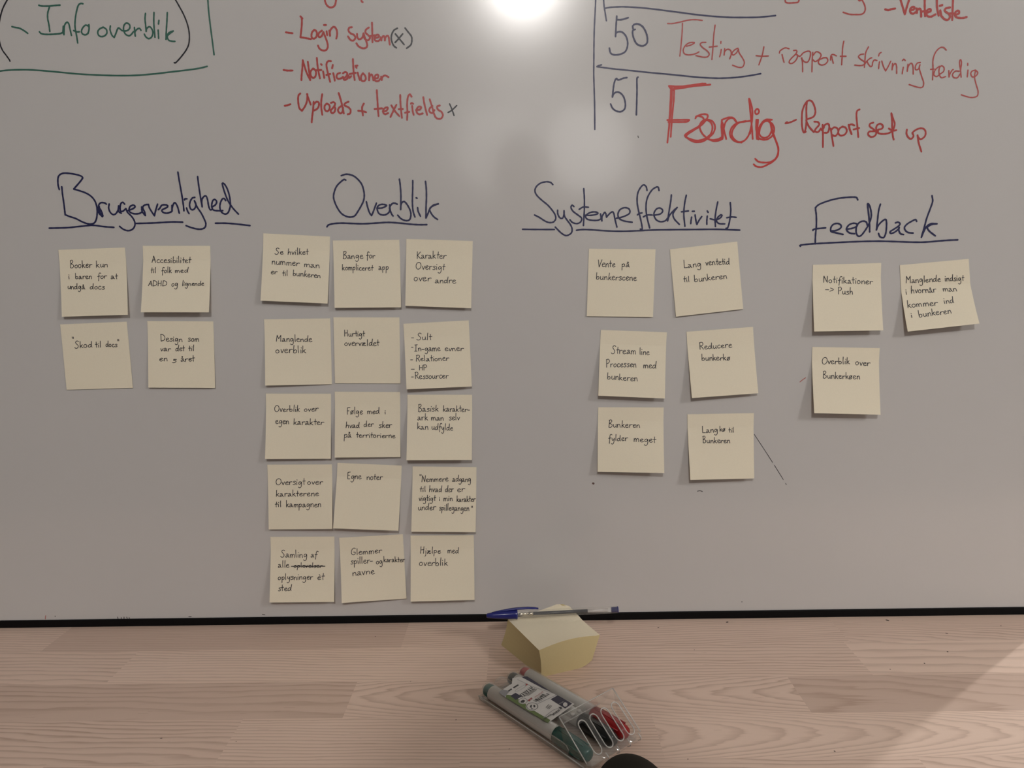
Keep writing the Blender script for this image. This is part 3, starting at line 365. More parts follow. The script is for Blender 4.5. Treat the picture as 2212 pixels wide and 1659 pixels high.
('dark blue underlined heading Systemeffektivitet', 'navy', 1.96, '37.3,513.2 34.9,515.5 30.2,516.4 23.6,515 18.8,511.2 17.3,506.6 19.3,501.9 24.6,496.6 31.1,491.2 35.8,485.8 39.3,480.5 40.1,475.8 37.4,472.3 32.6,471.8 27.8,473.7 21.9,477.6 16.5,480.4;42.3,485.1 42.5,481 44.6,476.9 47.6,476.2 49.2,479.7 49.5,484.4 / 50,478.5 53,473.8 56.5,469 58.3,464.3 57.6,460.1 54,457.5 50.4,457.3 45.6,460.4 39.5,466.6;60.6,488.8 58.5,490.3 57.3,487.7 59.6,483.6 65,479.4 69.1,475.8 67.9,471.7 63.7,470 58.9,471.3 56,474.3;71.7,508 72.3,497.9 72.2,485.1 71.1,467.8;66.5,485.6 71,488 76.7,487.7;72.7,479 80.5,478.8 87.1,480.3 85.9,482.1 80.5,482.3 75.7,480.3 73.6,477.4 75.7,474.5 81.7,473.2 87.7,473.3 91.8,475.3;90.3,480 91,475.3 91.8,472.4 / 91.8,476.5 93.6,480 95.1,481.7 96.3,479.9 97,476.4 / 99,478.7 101.4,481 103.8,482.1 105.3,479.7 106.2,475 108.6,465.3;108,475 113.9,476 121.1,478.8 123.2,481.7 121.7,485.2 116.9,486.3 112.1,484.3 109.8,479.6 111,474.9 116.3,471.9 125.6,470.2;142.1,504.6 141.2,508.6 138.2,510.7 134.7,507.6 131.7,501.3 131.2,492 132.8,482.7 135.4,472.1 136.9,463.8 136.1,461.7 134.9,462.5;131.6,478.2 133.6,479.7 136.6,480.2;155.5,504.3 154.5,507.8 151.9,507.8 147.2,504.5 142.5,496.4 141.1,487.2 142,476.6 145.3,463.6;138.2,475.9 142.6,477.8 147.9,477.7;149.7,477.4 156.9,478.6 159.8,482.1 156.8,485.1 152.6,484 149.9,478.8 152.1,472.9 156.9,470.2 162.3,470.9 165.2,473.8;169.2,499.1 168.6,492.4 166.9,481.9 165.3,470.9 / 167,476.1 171.1,481.3 175.8,485.3 / 172.3,480.7 171.2,477.2 173,472.5 178.4,466.8;185.8,498.4 184.1,489.7 183.3,478.1 184.7,464.6;180.7,480.5 188.4,481.3;192,474.4 191.5,470.9 191.2,467.4;192.8,480.8 194.9,480.8;195.9,476.7 196.9,470.8 198.1,466.4 / 200.4,470.7 203.3,474.8;209.5,475.2 209.1,470.5 209.2,466.2;209.4,480.8 210.4,479.3;220.9,490.4 219.3,482 218.3,472.7 218.8,463.7;212.9,472.2 218.9,470.9 223.6,472.6 225.9,475.5 224.1,476.1 220.6,472.7 220.1,469.2 223.1,466.7 229.1,466.3;234.8,489.5 235.6,480.5 234.6,470 232.7,462.4 230.7,461.3;231.3,473 236.7,473.7 241.7,473.2;2.7,465 16.9,464.5 38.3,464;63.3,462.7 70.8,463.3 82.8,462.6 96,461.4 112.7,460.6 130.7,460.7 148.6,461.2 172.5,461.1 196.4,460.8 220.3,460.5 246,459.1'),
('dark blue underlined heading Feedback', 'navy', 2.07, '376.1,489.5 374.6,492 370.9,492.6 361.7,492.3 351.5,491 341.4,488.4 333.2,485.2 329.6,482 / 329.9,479.1 330.8,473.6 331.3,462.6 330.7,451.6 330.8,442.3;327.7,457.1 328.2,458.1 332.3,458.9 341.6,459.6;348.3,456 353.8,456.6 358.4,459.1 358.7,462 355.4,464.1 350.8,463.6 347.8,460.4 347.8,455.8 352.1,454.3 361.3,452;365.9,457.7 371.4,458.5 376.5,460.7 375.9,463.3 372.1,464 367.6,462.3 364.9,458.2 366.5,455 369.8,453.1 374,452.5;388.1,461.4 386.5,465.1 382.7,466.1 378.6,464.4 376,460.3 375.8,454.3 377.4,450.6 379.7,449.6 382.5,451.4 386.4,456.9 389.8,463.2 391.8,470.5 391.3,476.9 389.4,482.9 387.4,485.2 387.4,482.5 388.9,473.3 390.2,464.1 390.9,454.2;401.4,484.2 399.8,477.6 399,466.7 398.3,456.2 / 399.7,460.3 402.8,464.3 406.8,467.3 408.7,466.5 409.3,460.1 408.9,452.7 407.3,448.2 405.5,447.5 402.6,448.7 400.8,452.2;419.1,463.5 421.8,464.2 424.2,462.5 422.5,459.8 417.1,456.2 413.7,454 414.5,452.1 418.2,453 422.2,456.1 423.5,458.4 / 423.2,455.2 425.3,451.5 428.6,450.5;442.5,464.7 441.2,466.6 438,465.4 432.6,462.3 429.5,458.7 430.2,455.5 433.6,452.7 439.2,451.9;457.9,492.2 459,486.4 457.1,479.2 453.6,468.3 451.4,458.3 448.7,447.1 / 451.6,454.6 454.1,459.1 458.6,461.8 465.1,461.5 / 459.6,460.9 456,459.1 454.7,457.3 457.2,453.6 464,448.4;314.3,439.9 314.1,441 322.7,442 332,442.5 346,442.9 364.6,443.5 383.3,443.8 401.9,443.7 420.6,442.9 439.3,441.9 453.2,441.7 467.1,442.5 478.2,443.2 489.2,443.4'),
('fine black scratch line running down beside a note', 'black', 0.69, '268,225.5 276.9,212.1 290.4,191.4;292.6,188 303.4,170.6;306.2,166.1 307.1,164.4'),
('stray ink specks and ticks low on the board', 'smudge', 1.17, '203.4,158.2 206.1,158.7 208.9,157.8;258.2,20.2 258.7,20.2;-575.5,13.7 -574.9,13.7;-498.8,11.5 -498.5,9.1;-494.4,10.8 -494.5,9;-490.9,11.4 -491.1,9;-487.5,11.3 -487.1,8.9;-484.7,10.7 -484.3,8.9;-411.4,10.8 -408.6,10.8;-321.3,12.5 -318.5,11.9;227.9,438 228.4,437;131.8,563.3 132.3,561.8'),
('stray red ticks on the board', 'redmark', 1.06, '-586.8,14.5 -587.3,12.7 -587.8,10.3;319,286 322.1,288.6 325.2,290.7'),
('round brown speck below the notes', 'brown', 2.65, '80.5,169.7 81,169.5')]
SPLIT = {'thin black round brackets around the green words': 'bracket', 'green straight lines boxing in the green words': 'ruled_line', 'blue ruled lines of the week table': 'ruled_line',
         'tail ends of a red word cut off by the top edge': 'handwriting', 'red tail ends of words cut off by the top edge on the right': 'handwriting', 'stray ink specks and ticks low on the board': 'ink_mark',
         'stray red ticks on the board': 'ink_mark', 'round brown speck below the notes': 'ink_mark', 'fine black scratch line running down beside a note': 'ink_mark'}
for lab, ck, wd, txt in INK:
    for piece in (txt.split(';') if lab in SPLIT else [txt]):
        mb = MB()
        for s in parse(piece): ribbon(mb, smooth(s, 5), wd, lambda q, e: (q.x, -.12-e, q.y))
        o = mb.build(SPLIT.get(lab, 'handwriting'), M[ck], wb, fix=False)
        if lab not in SPLIT: o['label'] = lab

# ---------------------------------------------------------------- handwriting letters of the notes (x height = 1)
FONT = {
'a': (.78, ".08,.85 .3,1 .5,.85 .4,.6 .1,.35 .02,.12 .15,0 .4,.15 .55,.5 / .58,.15 .75,0"),
'b': (.8, ".1,2 .1,1 .12,.1 / .14,.5 .4,.85 .65,.6 .6,.15 .35,0 .12,.12"),
'c': (.68, ".6,.85 .35,1 .08,.6 .15,.1 .45,0 .68,.2"),
'd': (.85, ".55,.8 .3,.9 .05,.5 .15,.05 .4,.1 .62,.5 / .72,2 .68,1 .66,.3 .78,0"),
'e': (.72, ".08,.5 .4,.58 .6,.8 .4,1 .12,.75 .1,.25 .35,0 .72,.2"),
'f': (.6, ".75,1.8 .5,2 .3,1.6 .28,.6 .25,-.7;.0,.8 .6,.95"),
'g': (.8, ".6,.85 .3,1 .08,.6 .2,.15 .5,.4 .62,.9 / .68,.2 .6,-.7 .3,-.95 .05,-.7"),
'h': (.76, ".1,2 .1,0 / .15,.5 .4,.95 .6,.7 .68,0"),
'i': (.3, ".1,.9 .14,0;.12,1.5 .17,1.38"),
'j': (.4, ".25,.9 .3,-.6 .1,-.95;.25,1.5 .29,1.38"),
'k': (.7, ".1,2 .1,0 / .12,.4 .55,.95 / .25,.55 .68,0"),
'l': (.34, ".12,2.1 .12,.9 .17,0"),
'm': (1.05, ".05,.9 .08,0 / .1,.6 .3,.95 .42,.7 .45,0 / .48,.6 .7,.95 .88,.7 .95,0"),
'n': (.74, ".05,.9 .1,0 / .12,.6 .4,.95 .57,.7 .66,0"),
'o': (.76, ".4,.95 .1,.75 .08,.25 .35,0 .62,.3 .6,.75 .38,.97 .3,.9"),
'p': (.74, ".1,.9 .1,0 .08,-.95;.1,.6 .4,.95 .62,.65 .5,.15 .2,.1"),
'r': (.64, ".08,.9 .12,0 / .14,.55 .35,.9 .65,.85"),
's': (.62, ".6,.9 .3,1 .15,.75 .45,.5 .55,.2 .3,0 .05,.1"),
't': (.5, ".25,1.8 .25,.4 .32,0;.0,1.0 .55,1.05"),
'u': (.78, ".08,.9 .1,.25 .35,0 .6,.4 .62,.95 / .65,.2 .78,0"),
'v': (.62, ".05,.9 .3,0 / .6,.95"),
'y': (.72, ".08,.9 .15,.35 .4,.25 .6,.9 / .6,.2 .5,-.7 .2,-.95 .05,-.7"),
'æ': (1.0, ".08,.8 .25,.95 .4,.75 .1,.3 .15,0 .4,.2 .5,.5 .75,.75 .6,.97 .45,.7 .48,.2 .7,0 .95,.2"),
'ø': (.76, ".4,.95 .1,.75 .08,.25 .35,0 .62,.3 .6,.75 .38,.97;.05,-.08 .7,1.08"),
'å': (.78, ".08,.85 .3,1 .5,.85 .4,.6 .1,.35 .02,.12 .15,0 .4,.15 .55,.5 / .58,.15 .75,0;.3,1.5 .2,1.36 .32,1.24 .44,1.36 .3,1.5"),
'é': (.72, ".08,.5 .4,.58 .6,.8 .4,1 .12,.75 .1,.25 .35,0 .72,.2;.25,1.65 .45,1.3"),
'A': (.9, ".0,0 .45,2.1 / .8,0;.15,.8 .7,.85"),
'B': (.85, ".1,2.1 .1,0;.0,2.05 .4,2.25 .6,1.75 .2,1.15 / .7,.8 .65,.2 .3,-.05 .05,.1"),
'D': (1.05, ".1,2 .1,0;.05,2.05 .5,2 .95,1.3 .8,.4 .1,-.02"),
'E': (.75, ".7,2.1 .15,2.0 / .12,1.0 .1,0 / .6,.05;.1,1.05 .55,1.1"),
'F': (.75, ".75,2.1 .15,2.0 / .12,1.0 .1,-.1;.1,1.0 .5,1.05"),
'G': (.95, ".8,1.8 .5,2.05 .1,1.5 .05,.5 .4,0 .75,.2 .8,.8 / .45,.85"),
'H': (.95, ".1,2 .1,0;.75,2 .75,0;.1,1 .75,1.1"),
'I': (.75, ".0,2 .6,2.05;.3,2 .3,0;.0,0 .6,.02"),
'K': (.85, ".1,2.1 .1,0;.75,2 .15,1.0 / .78,0"),
'L': (.75, ".1,2.1 .1,.05 / .7,.05"),
'M': (1.15, ".05,0 .1,2 / .5,.9 / .9,2 / .98,0"),
'N': (.95, ".05,0 .1,2 / .75,.05 / .78,2"),
'O': (1.15, ".6,2 .2,1.8 .02,1.0 .2,.2 .6,0 1,.5 1.05,1.3 .8,1.9 .5,2"),
'P': (.85, ".1,2 .1,0;.0,2 .5,2.15 .75,1.6 .5,1.1 .1,1.0"),
'R': (.9, ".1,2 .1,0;.0,2 .5,2.15 .75,1.6 .5,1.1 .1,1.0 / .3,1.0 .82,0"),
'S': (.85, ".75,1.85 .45,2.1 .15,1.7 .35,1.2 .65,.7 .55,.1 .2,-.05 -.05,.2"),
'V': (.85, ".0,2 .35,0 / .8,2.05"),
'5': (.75, ".7,1.3 .2,1.3 / .2,.75 .55,.8 .65,.3 .3,-.2 .0,-.1"),
'-': (.6, ".0,.5 .55,.5"),
'"': (.5, ".1,2 .15,1.4;.38,2 .42,1.4"),
'=': (1.0, "0,0 .3,1 .6,-1 1,0;0,-2 .5,1 1,-1;0,3 .5,-2 .95,0"),
'>': (1.4, "0,.9 .55,.85;.8,1.8 1.4,.9 .8,0"),
}
FONT = {k: (a, parse(t)) for k, (a, t) in FONT.items()}

# ---------------------------------------------------------------- sticky notes
# label, corners (x, z) on the board in mm TL TR BR BL, lift of the lower corners BL BR, glued share, words (text, u0, v0, u1, v1, x height)
NOTES = [
('sticky note reading Booker kun i baren for at undgå docs', [(-525.2, 452.8), (-448.9, 453.9), (-448.8, 378.1), (-525.7, 377.2)], 5.9, 7.4, 0.2, [('Booker', 0.1596, 0.2741, 0.485, 0.2789, 0.0523), ('kun', 0.5456, 0.2779, 0.7241, 0.2823, 0.0468), ('i', 0.1225, 0.4349, 0.1407, 0.4355, 0.0441), ('baren', 0.2224, 0.4382, 0.4767, 0.4494, 0.0413), ('for', 0.5601, 0.4491, 0.7043, 0.4463, 0.0413), ('at', 0.7644, 0.4588, 0.863, 0.459, 0.0413), ('undgå', 0.1024, 0.5874, 0.3663, 0.5957, 0.0441), ('docs', 0.4389, 0.6011, 0.6633, 0.6082, 0.0441)]),
('sticky note reading Accesibilitet til folk med ADHD og lignende', [(-428.3, 455.4), (-351.6, 453.8), (-354.5, 379.2), (-432.1, 380.8)], 10.4, 10.4, 0.2, [('Accesibilitet', 0.1337, 0.2526, 0.7068, 0.2554, 0.0468), ('til', 0.1185, 0.4069, 0.1973, 0.4068, 0.0413), ('folk', 0.2791, 0.4113, 0.4276, 0.4067, 0.0413), ('med', 0.4796, 0.4036, 0.6727, 0.4005, 0.0386), ('ADHD', 0.0882, 0.6036, 0.3657, 0.6078, 0.0386), ('og', 0.4324, 0.6078, 0.5288, 0.6077, 0.0441), ('lignende', 0.588, 0.6001, 0.9142, 0.5968, 0.0386)]),
('sticky note reading Skod til docs between quote marks', [(-531.9, 368.3), (-454.5, 370.0), (-453.7, 293.2), (-531.9, 292.2)], 1.0, 1.5, 0.2, [('"', 0.1515, 0.2747, 0.1816, 0.2758, 0.0413), ('Skod', 0.1862, 0.368, 0.4515, 0.3626, 0.0496), ('til', 0.496, 0.3719, 0.5839, 0.3706, 0.0441), ('docs', 0.6511, 0.3639, 0.8215, 0.3703, 0.0441), ('"', 0.826, 0.3385, 0.8562, 0.3396, 0.0386)]),
('sticky note reading Design som var det til en 5 året', [(-430.6, 370.2), (-354.4, 368.4), (-356.9, 291.6), (-434.6, 293.4)], 3.5, 3.2, 0.2, [('Design', 0.1923, 0.2982, 0.5258, 0.3088, 0.0468), ('som', 0.6095, 0.2994, 0.7763, 0.3031, 0.0468), ('var', 0.185, 0.4463, 0.3455, 0.4486, 0.0441), ('det', 0.4167, 0.4452, 0.5531, 0.4446, 0.0468), ('til', 0.6137, 0.4443, 0.7001, 0.444, 0.0441), ('en', 0.167, 0.6005, 0.2926, 0.5969, 0.0468), ('5', 0.3678, 0.6146, 0.4283, 0.6144, 0.0358), ('året', 0.4935, 0.605, 0.7009, 0.598, 0.0468)]),
('sticky note reading Se hvilket nummer man er til bunkeren', [(-290.1, 466.5), (-214.8, 461.3), (-219.9, 386.4), (-296.0, 391.1)], 7.0, 7.0, 0.2, [('Se', 0.1847, 0.302, 0.3084, 0.2963, 0.0459), ('hvilket', 0.3711, 0.2965, 0.6778, 0.2822, 0.0459), ('nummer', 0.139, 0.4502, 0.5543, 0.4563, 0.0516), ('man', 0.6252, 0.4655, 0.8604, 0.4735, 0.0459), ('er', 0.1323, 0.5966, 0.2309, 0.5953, 0.043), ('til', 0.3052, 0.6138, 0.3881, 0.6132, 0.0402), ('bunkeren', 0.4613, 0.6037, 0.8784, 0.6226, 0.043)]),
('sticky note reading Bange for kompliceret app', [(-211.9, 456.8), (-136.5, 456.2), (-136.8, 380.5), (-212.5, 381.3)], 5.7, 5.7, 0.2, [('Bange', 0.1422, 0.2691, 0.4458, 0.2696, 0.0488), ('for', 0.4931, 0.267, 0.6267, 0.2685, 0.0459), ('kompliceret', 0.1268, 0.4369, 0.5906, 0.4482, 0.0459), ('app', 0.6775, 0.4367, 0.8269, 0.4384, 0.0488)]),
('sticky note reading Karakter oversigt over andre', [(-128.6, 457.0), (-53.7, 453.1), (-57.2, 377.9), (-132.0, 382.1)], 5.2, 5.7, 0.2, [('Karakter', 0.1595, 0.2868, 0.6017, 0.2688, 0.0516), ('Oversigt', 0.1495, 0.4433, 0.5847, 0.4409, 0.0516), ('over', 0.1209, 0.6255, 0.3822, 0.6133, 0.0545), ('andre', 0.4461, 0.6392, 0.763, 0.6344, 0.0488)]),
('sticky note reading Manglende overblik', [(-295.7, 369.6), (-219.5, 369.3), (-221.2, 293.3), (-297.6, 293.6)], 5.5, 1.5, 0.2, [('Manglende', 0.1754, 0.3378, 0.719, 0.3499, 0.0488), ('overblik', 0.1611, 0.5083, 0.6235, 0.518, 0.0545)]),
('sticky note reading Hurtigt overvældet', [(-215.7, 370.5), (-140.0, 368.8), (-141.8, 292.6), (-217.8, 294.2)], 1.0, 1.0, 0.2, [('Hurtigt', 0.16, 0.2863, 0.4681, 0.2869, 0.0459), ('overvældet', 0.1568, 0.4242, 0.6847, 0.4257, 0.0488)]),
('sticky note listing Sult, In-game evner, Relationer, HP and Ressourcer', [(-135.8, 361.5), (-60.7, 364.0), (-58.8, 288.3), (-133.8, 286.7)], 8.7, 6.1, 0.2, [('-', 0.1097, 0.2404, 0.1464, 0.2422, 0.043), ('Sult', 0.1905, 0.2572, 0.4206, 0.2655, 0.0488), ('-', 0.1025, 0.3868, 0.1312, 0.3882, 0.043), ('In-game', 0.1485, 0.4273, 0.545, 0.4402, 0.0488), ('evner', 0.6088, 0.4432, 0.8965, 0.4539, 0.0459), ('-', 0.082, 0.5742, 0.1171, 0.5758, 0.043), ('Relationer', 0.1619, 0.5779, 0.6687, 0.5953, 0.0459), ('-', 0.083, 0.7147, 0.1358, 0.7171, 0.043), ('HP', 0.2031, 0.717, 0.3308, 0.726, 0.0373), ('-', 0.0817, 0.8391, 0.1169, 0.8407, 0.043), ('Ressourcer', 0.1375, 0.8448, 0.6478, 0.8611, 0.0488)]),
('sticky note reading Overblik over egen karakter', [(-299.3, 283.5), (-223.3, 282.0), (-226.4, 205.7), (-302.8, 207.2)], 7.4, 5.1, 0.2, [('Overblik', 0.1314, 0.2828, 0.5178, 0.2764, 0.0488), ('over', 0.5851, 0.2732, 0.8016, 0.2669, 0.0459), ('egen', 0.146, 0.4619, 0.3589, 0.4621, 0.0516), ('karakter', 0.423, 0.475, 0.8903, 0.4789, 0.0488)]),
('sticky note reading Følge med i hvad der sker på territorierne', [(-218.7, 284.3), (-142.9, 282.6), (-144.9, 206.0), (-221.4, 207.5)], 6.6, 3.7, 0.2, [('Følge', 0.183, 0.3416, 0.4263, 0.3414, 0.0516), ('med', 0.4952, 0.3381, 0.6873, 0.3347, 0.0488), ('i', 0.7625, 0.3379, 0.7785, 0.3378, 0.0373), ('hvad', 0.1671, 0.5487, 0.3796, 0.5458, 0.0459), ('der', 0.442, 0.5331, 0.5906, 0.5301, 0.0459), ('sker', 0.6705, 0.5462, 0.8735, 0.5465, 0.0488), ('på', 0.1384, 0.6983, 0.2549, 0.6955, 0.0516), ('territorierne', 0.3267, 0.6957, 0.9253, 0.7039, 0.043)]),
('sticky note reading Basisk karakterark man selv kan udfylde', [(-134.3, 279.3), (-59.2, 277.8), (-60.8, 202.9), (-136.9, 203.8)], 10.5, 10.5, 0.2, [('Basisk', 0.1652, 0.263, 0.4797, 0.2594, 0.0488), ('karakter-', 0.5523, 0.2626, 0.9638, 0.2653, 0.0488), ('ark', 0.1588, 0.3939, 0.3198, 0.3907, 0.0488), ('man', 0.3682, 0.3971, 0.5663, 0.3939, 0.0459), ('selv', 0.642, 0.3907, 0.8112, 0.3907, 0.0488), ('kan', 0.1556, 0.5281, 0.3262, 0.5346, 0.0488), ('udfylde', 0.3777, 0.5347, 0.7075, 0.5511, 0.0488)]),
('sticky note reading Oversigt over karakterene til kampagnen', [(-303.1, 198.7), (-226.7, 197.8), (-228.3, 121.5), (-305.1, 120.9)], 4.5, 8.1, 0.2, [('Oversigt', 0.1214, 0.3162, 0.5741, 0.3121, 0.0516), ('over', 0.6132, 0.3123, 0.8509, 0.3104, 0.0459), ('karakterene', 0.1226, 0.491, 0.787, 0.4915, 0.0488), ('til', 0.098, 0.6527, 0.2092, 0.6533, 0.043), ('kampagnen', 0.2779, 0.657, 0.826, 0.6602, 0.0488)]),
('sticky note reading Egne noter', [(-220.0, 199.6), (-144.4, 195.0), (-149.9, 118.7), (-227.0, 122.7)], 9.5, 10.0, 0.2, [('Egne', 0.1627, 0.241, 0.3835, 0.2385, 0.0516), ('noter', 0.4652, 0.2448, 0.7083, 0.235, 0.0516)]),
('sticky note with a quotation starting Nemmere adgang til hvad der er vigtigt', [(-131.5, 193.7), (-56.4, 191.7), (-58.9, 114.9), (-135.1, 116.3)], 7.2, 8.2, 0.2, [('"', 0.099, 0.1914, 0.135, 0.1911, 0.0373), ('Nemmere', 0.1442, 0.2391, 0.5612, 0.2258, 0.0488), ('adgang', 0.6266, 0.2284, 0.9179, 0.229, 0.0488), ('til', 0.1144, 0.3869, 0.2125, 0.386, 0.0402), ('hvad', 0.2616, 0.3888, 0.4658, 0.3871, 0.0488), ('der', 0.5148, 0.3867, 0.6455, 0.3856, 0.0488), ('er', 0.7027, 0.3835, 0.822, 0.3825, 0.0488), ('vigtigt', 0.1059, 0.528, 0.3669, 0.5227, 0.0459), ('i', 0.4192, 0.5255, 0.4323, 0.5254, 0.0373), ('min', 0.4927, 0.5249, 0.6347, 0.5238, 0.0459), ('karakter', 0.6969, 0.5362, 0.9874, 0.5339, 0.0459), ('under', 0.0957, 0.6692, 0.3728, 0.6639, 0.0516), ('spillegangen', 0.4251, 0.6699, 0.8947, 0.676, 0.0488), ('"', 0.9175, 0.6759, 0.9485, 0.6756, 0.0344)]),
('sticky note reading Samling af alle oplysninger with one word struck out', [(-305.1, 110.3), (-228.5, 109.5), (-231.0, 30.7), (-308.2, 31.9)], 9.8, 8.1, 0.2, [('Samling', 0.1615, 0.3178, 0.5731, 0.325, 0.0516), ('af', 0.6303, 0.3205, 0.7283, 0.3211, 0.0488), ('alle', 0.1227, 0.4753, 0.2939, 0.4764, 0.0488), ('oplevelser', 0.3624, 0.4768, 0.8108, 0.4796, 0.0373), ('=', 0.3703, 0.4545, 0.8515, 0.4575, 0.0014), ('oplysninger', 0.1203, 0.6632, 0.6653, 0.6574, 0.0488), ('ét', 0.7353, 0.6643, 0.8395, 0.665, 0.0516), ('sted', 0.1274, 0.829, 0.3385, 0.8242, 0.0488)]),
('tilted sticky note reading Glemmer spiller- og karakter navne', [(-222.8, 107.9), (-146.4, 111.1), (-144.7, 31.7), (-221.6, 29.8)], 9.2, 3.4, 0.2, [('Glemmer', 0.1715, 0.2829, 0.6574, 0.2741, 0.0488), ('spiller-', 0.1573, 0.422, 0.508, 0.4205, 0.0516), ('og', 0.5559, 0.4396, 0.6585, 0.4426, 0.0516), ('karakter', 0.6762, 0.4145, 1.0047, 0.4312, 0.043), ('navne', 0.1789, 0.6002, 0.5291, 0.5866, 0.0545)]),
('sticky note reading Hjælpe med overblik', [(-137.3, 109.4), (-61.8, 108.7), (-62.3, 31.3), (-138.9, 30.3)], 9.2, 9.1, 0.2, [('Hjælpe', 0.1474, 0.2784, 0.4721, 0.2819, 0.0488), ('med', 0.5842, 0.2831, 0.7573, 0.2817, 0.0488), ('overblik', 0.1334, 0.4655, 0.5825, 0.472, 0.0545)]),
('sticky note reading Vente på bunkerscene', [(77.1, 442.0), (152.0, 439.8), (149.3, 363.8), (74.1, 366.2)], 1.6, 2.1, 0.2, [('Vente', 0.1378, 0.268, 0.4019, 0.2653, 0.0545), ('på', 0.4993, 0.2643, 0.6221, 0.2662, 0.0516), ('bunkerscene', 0.1204, 0.4507, 0.7348, 0.4627, 0.0516)]),
('tilted sticky note reading Lang ventetid til bunkeren', [(168.1, 439.4), (243.4, 446.5), (251.4, 371.0), (175.3, 363.8)], 2.6, 2.1, 0.2, [('Lang', 0.1804, 0.293, 0.4391, 0.3043, 0.0516), ('ventetid', 0.507, 0.2935, 0.8624, 0.319, 0.0516), ('til', 0.1587, 0.4988, 0.2496, 0.5093, 0.043), ('bunkeren', 0.3155, 0.52, 0.8022, 0.52, 0.0488)]),
('sticky note reading Streamline Processen med bunkeren', [(90.2, 350.2), (165.5, 346.1), (162.1, 271.0), (86.1, 275.4)], 8.8, 9.6, 0.2, [('Stream', 0.1768, 0.3559, 0.5479, 0.3469, 0.0545), ('line', 0.5987, 0.3529, 0.7504, 0.352, 0.0516), ('Processen', 0.1058, 0.5635, 0.558, 0.5461, 0.0545), ('med', 0.6656, 0.5547, 0.8627, 0.5503, 0.0516), ('bunkeren', 0.1207, 0.744, 0.5859, 0.7573, 0.0516)]),
('sticky note reading Reducere bunkerkø', [(187.9, 346.2), (263.4, 350.4), (269.6, 274.6), (193.2, 270.9)], 9.2, 6.2, 0.2, [('Reducere', 0.1771, 0.2801, 0.6652, 0.2845, 0.0488), ('bunkerkø', 0.1949, 0.4488, 0.6215, 0.4738, 0.0459)]),
('sticky note reading Bunkeren fylder meget', [(86.9, 260.6), (162.7, 259.0), (161.7, 184.1), (85.1, 185.5)], 7.6, 12.4, 0.2, [('Bunkeren', 0.1618, 0.311, 0.6401, 0.3154, 0.0488), ('fylder', 0.1601, 0.5241, 0.4529, 0.5146, 0.0488), ('meget', 0.5447, 0.5328, 0.8802, 0.542, 0.0516)]),
('sticky note reading Lang kø til Bunkeren', [(190.1, 250.4), (266.9, 250.5), (267.0, 174.7), (192.3, 174.9)], 10.8, 7.7, 0.2, [('Lang', 0.2192, 0.29, 0.4583, 0.2853, 0.0488), ('kø', 0.4856, 0.2763, 0.57, 0.2748, 0.0402), ('til', 0.6222, 0.2887, 0.705, 0.2936, 0.0373), ('Bunkeren', 0.2214, 0.4433, 0.6411, 0.4555, 0.043)]),
('sticky note reading Notifikationer with an arrow to Push', [(328.9, 419.0), (405.3, 419.5), (406.5, 344.4), (329.5, 344.5)], 9.7, 10.3, 0.2, [('Notifikationer', 0.157, 0.2678, 0.8795, 0.3137, 0.0494), ('>', 0.1788, 0.4016, 0.2977, 0.4044, 0.0262), ('Push', 0.3692, 0.4504, 0.5822, 0.4552, 0.0494)]),
('curled sticky note reading Manglende indsigt i hvornår man kommer ind i bunkeren', [(426.2, 416.7), (502.6, 422.1), (511.8, 350.2), (433.8, 342.5)], 10.6, 13.1, 0.38, [('Manglende', 0.0718, 0.2768, 0.5773, 0.3063, 0.0494), ('indsigt', 0.6376, 0.3094, 0.9082, 0.328, 0.0494), ('i', 0.0621, 0.4516, 0.0774, 0.45, 0.0436), ('hvornår', 0.1363, 0.4371, 0.4955, 0.4627, 0.0523), ('man', 0.594, 0.4604, 0.7951, 0.4791, 0.0494), ('kommer', 0.0515, 0.6485, 0.4846, 0.6587, 0.0523), ('ind', 0.579, 0.6468, 0.7184, 0.6464, 0.0494), ('i', 0.0817, 0.8021, 0.0996, 0.801, 0.0436), ('bunkeren', 0.19, 0.8051, 0.652, 0.8012, 0.0523)]),
('sticky note reading Overblik over Bunkerkøen', [(331.6, 326.2), (408.2, 323.5), (407.7, 248.1), (331.8, 251.5)], 12.6, 11.2, 0.2, [('Overblik', 0.1444, 0.2586, 0.562, 0.2511, 0.0494), ('over', 0.6456, 0.2655, 0.8669, 0.2711, 0.0494), ('Bunkerkøen', 0.1579, 0.4696, 0.7099, 0.4779, 0.0494)])]
GROUP = 'pale yellow sticky notes on the whiteboard'
hand = random.Random(3)
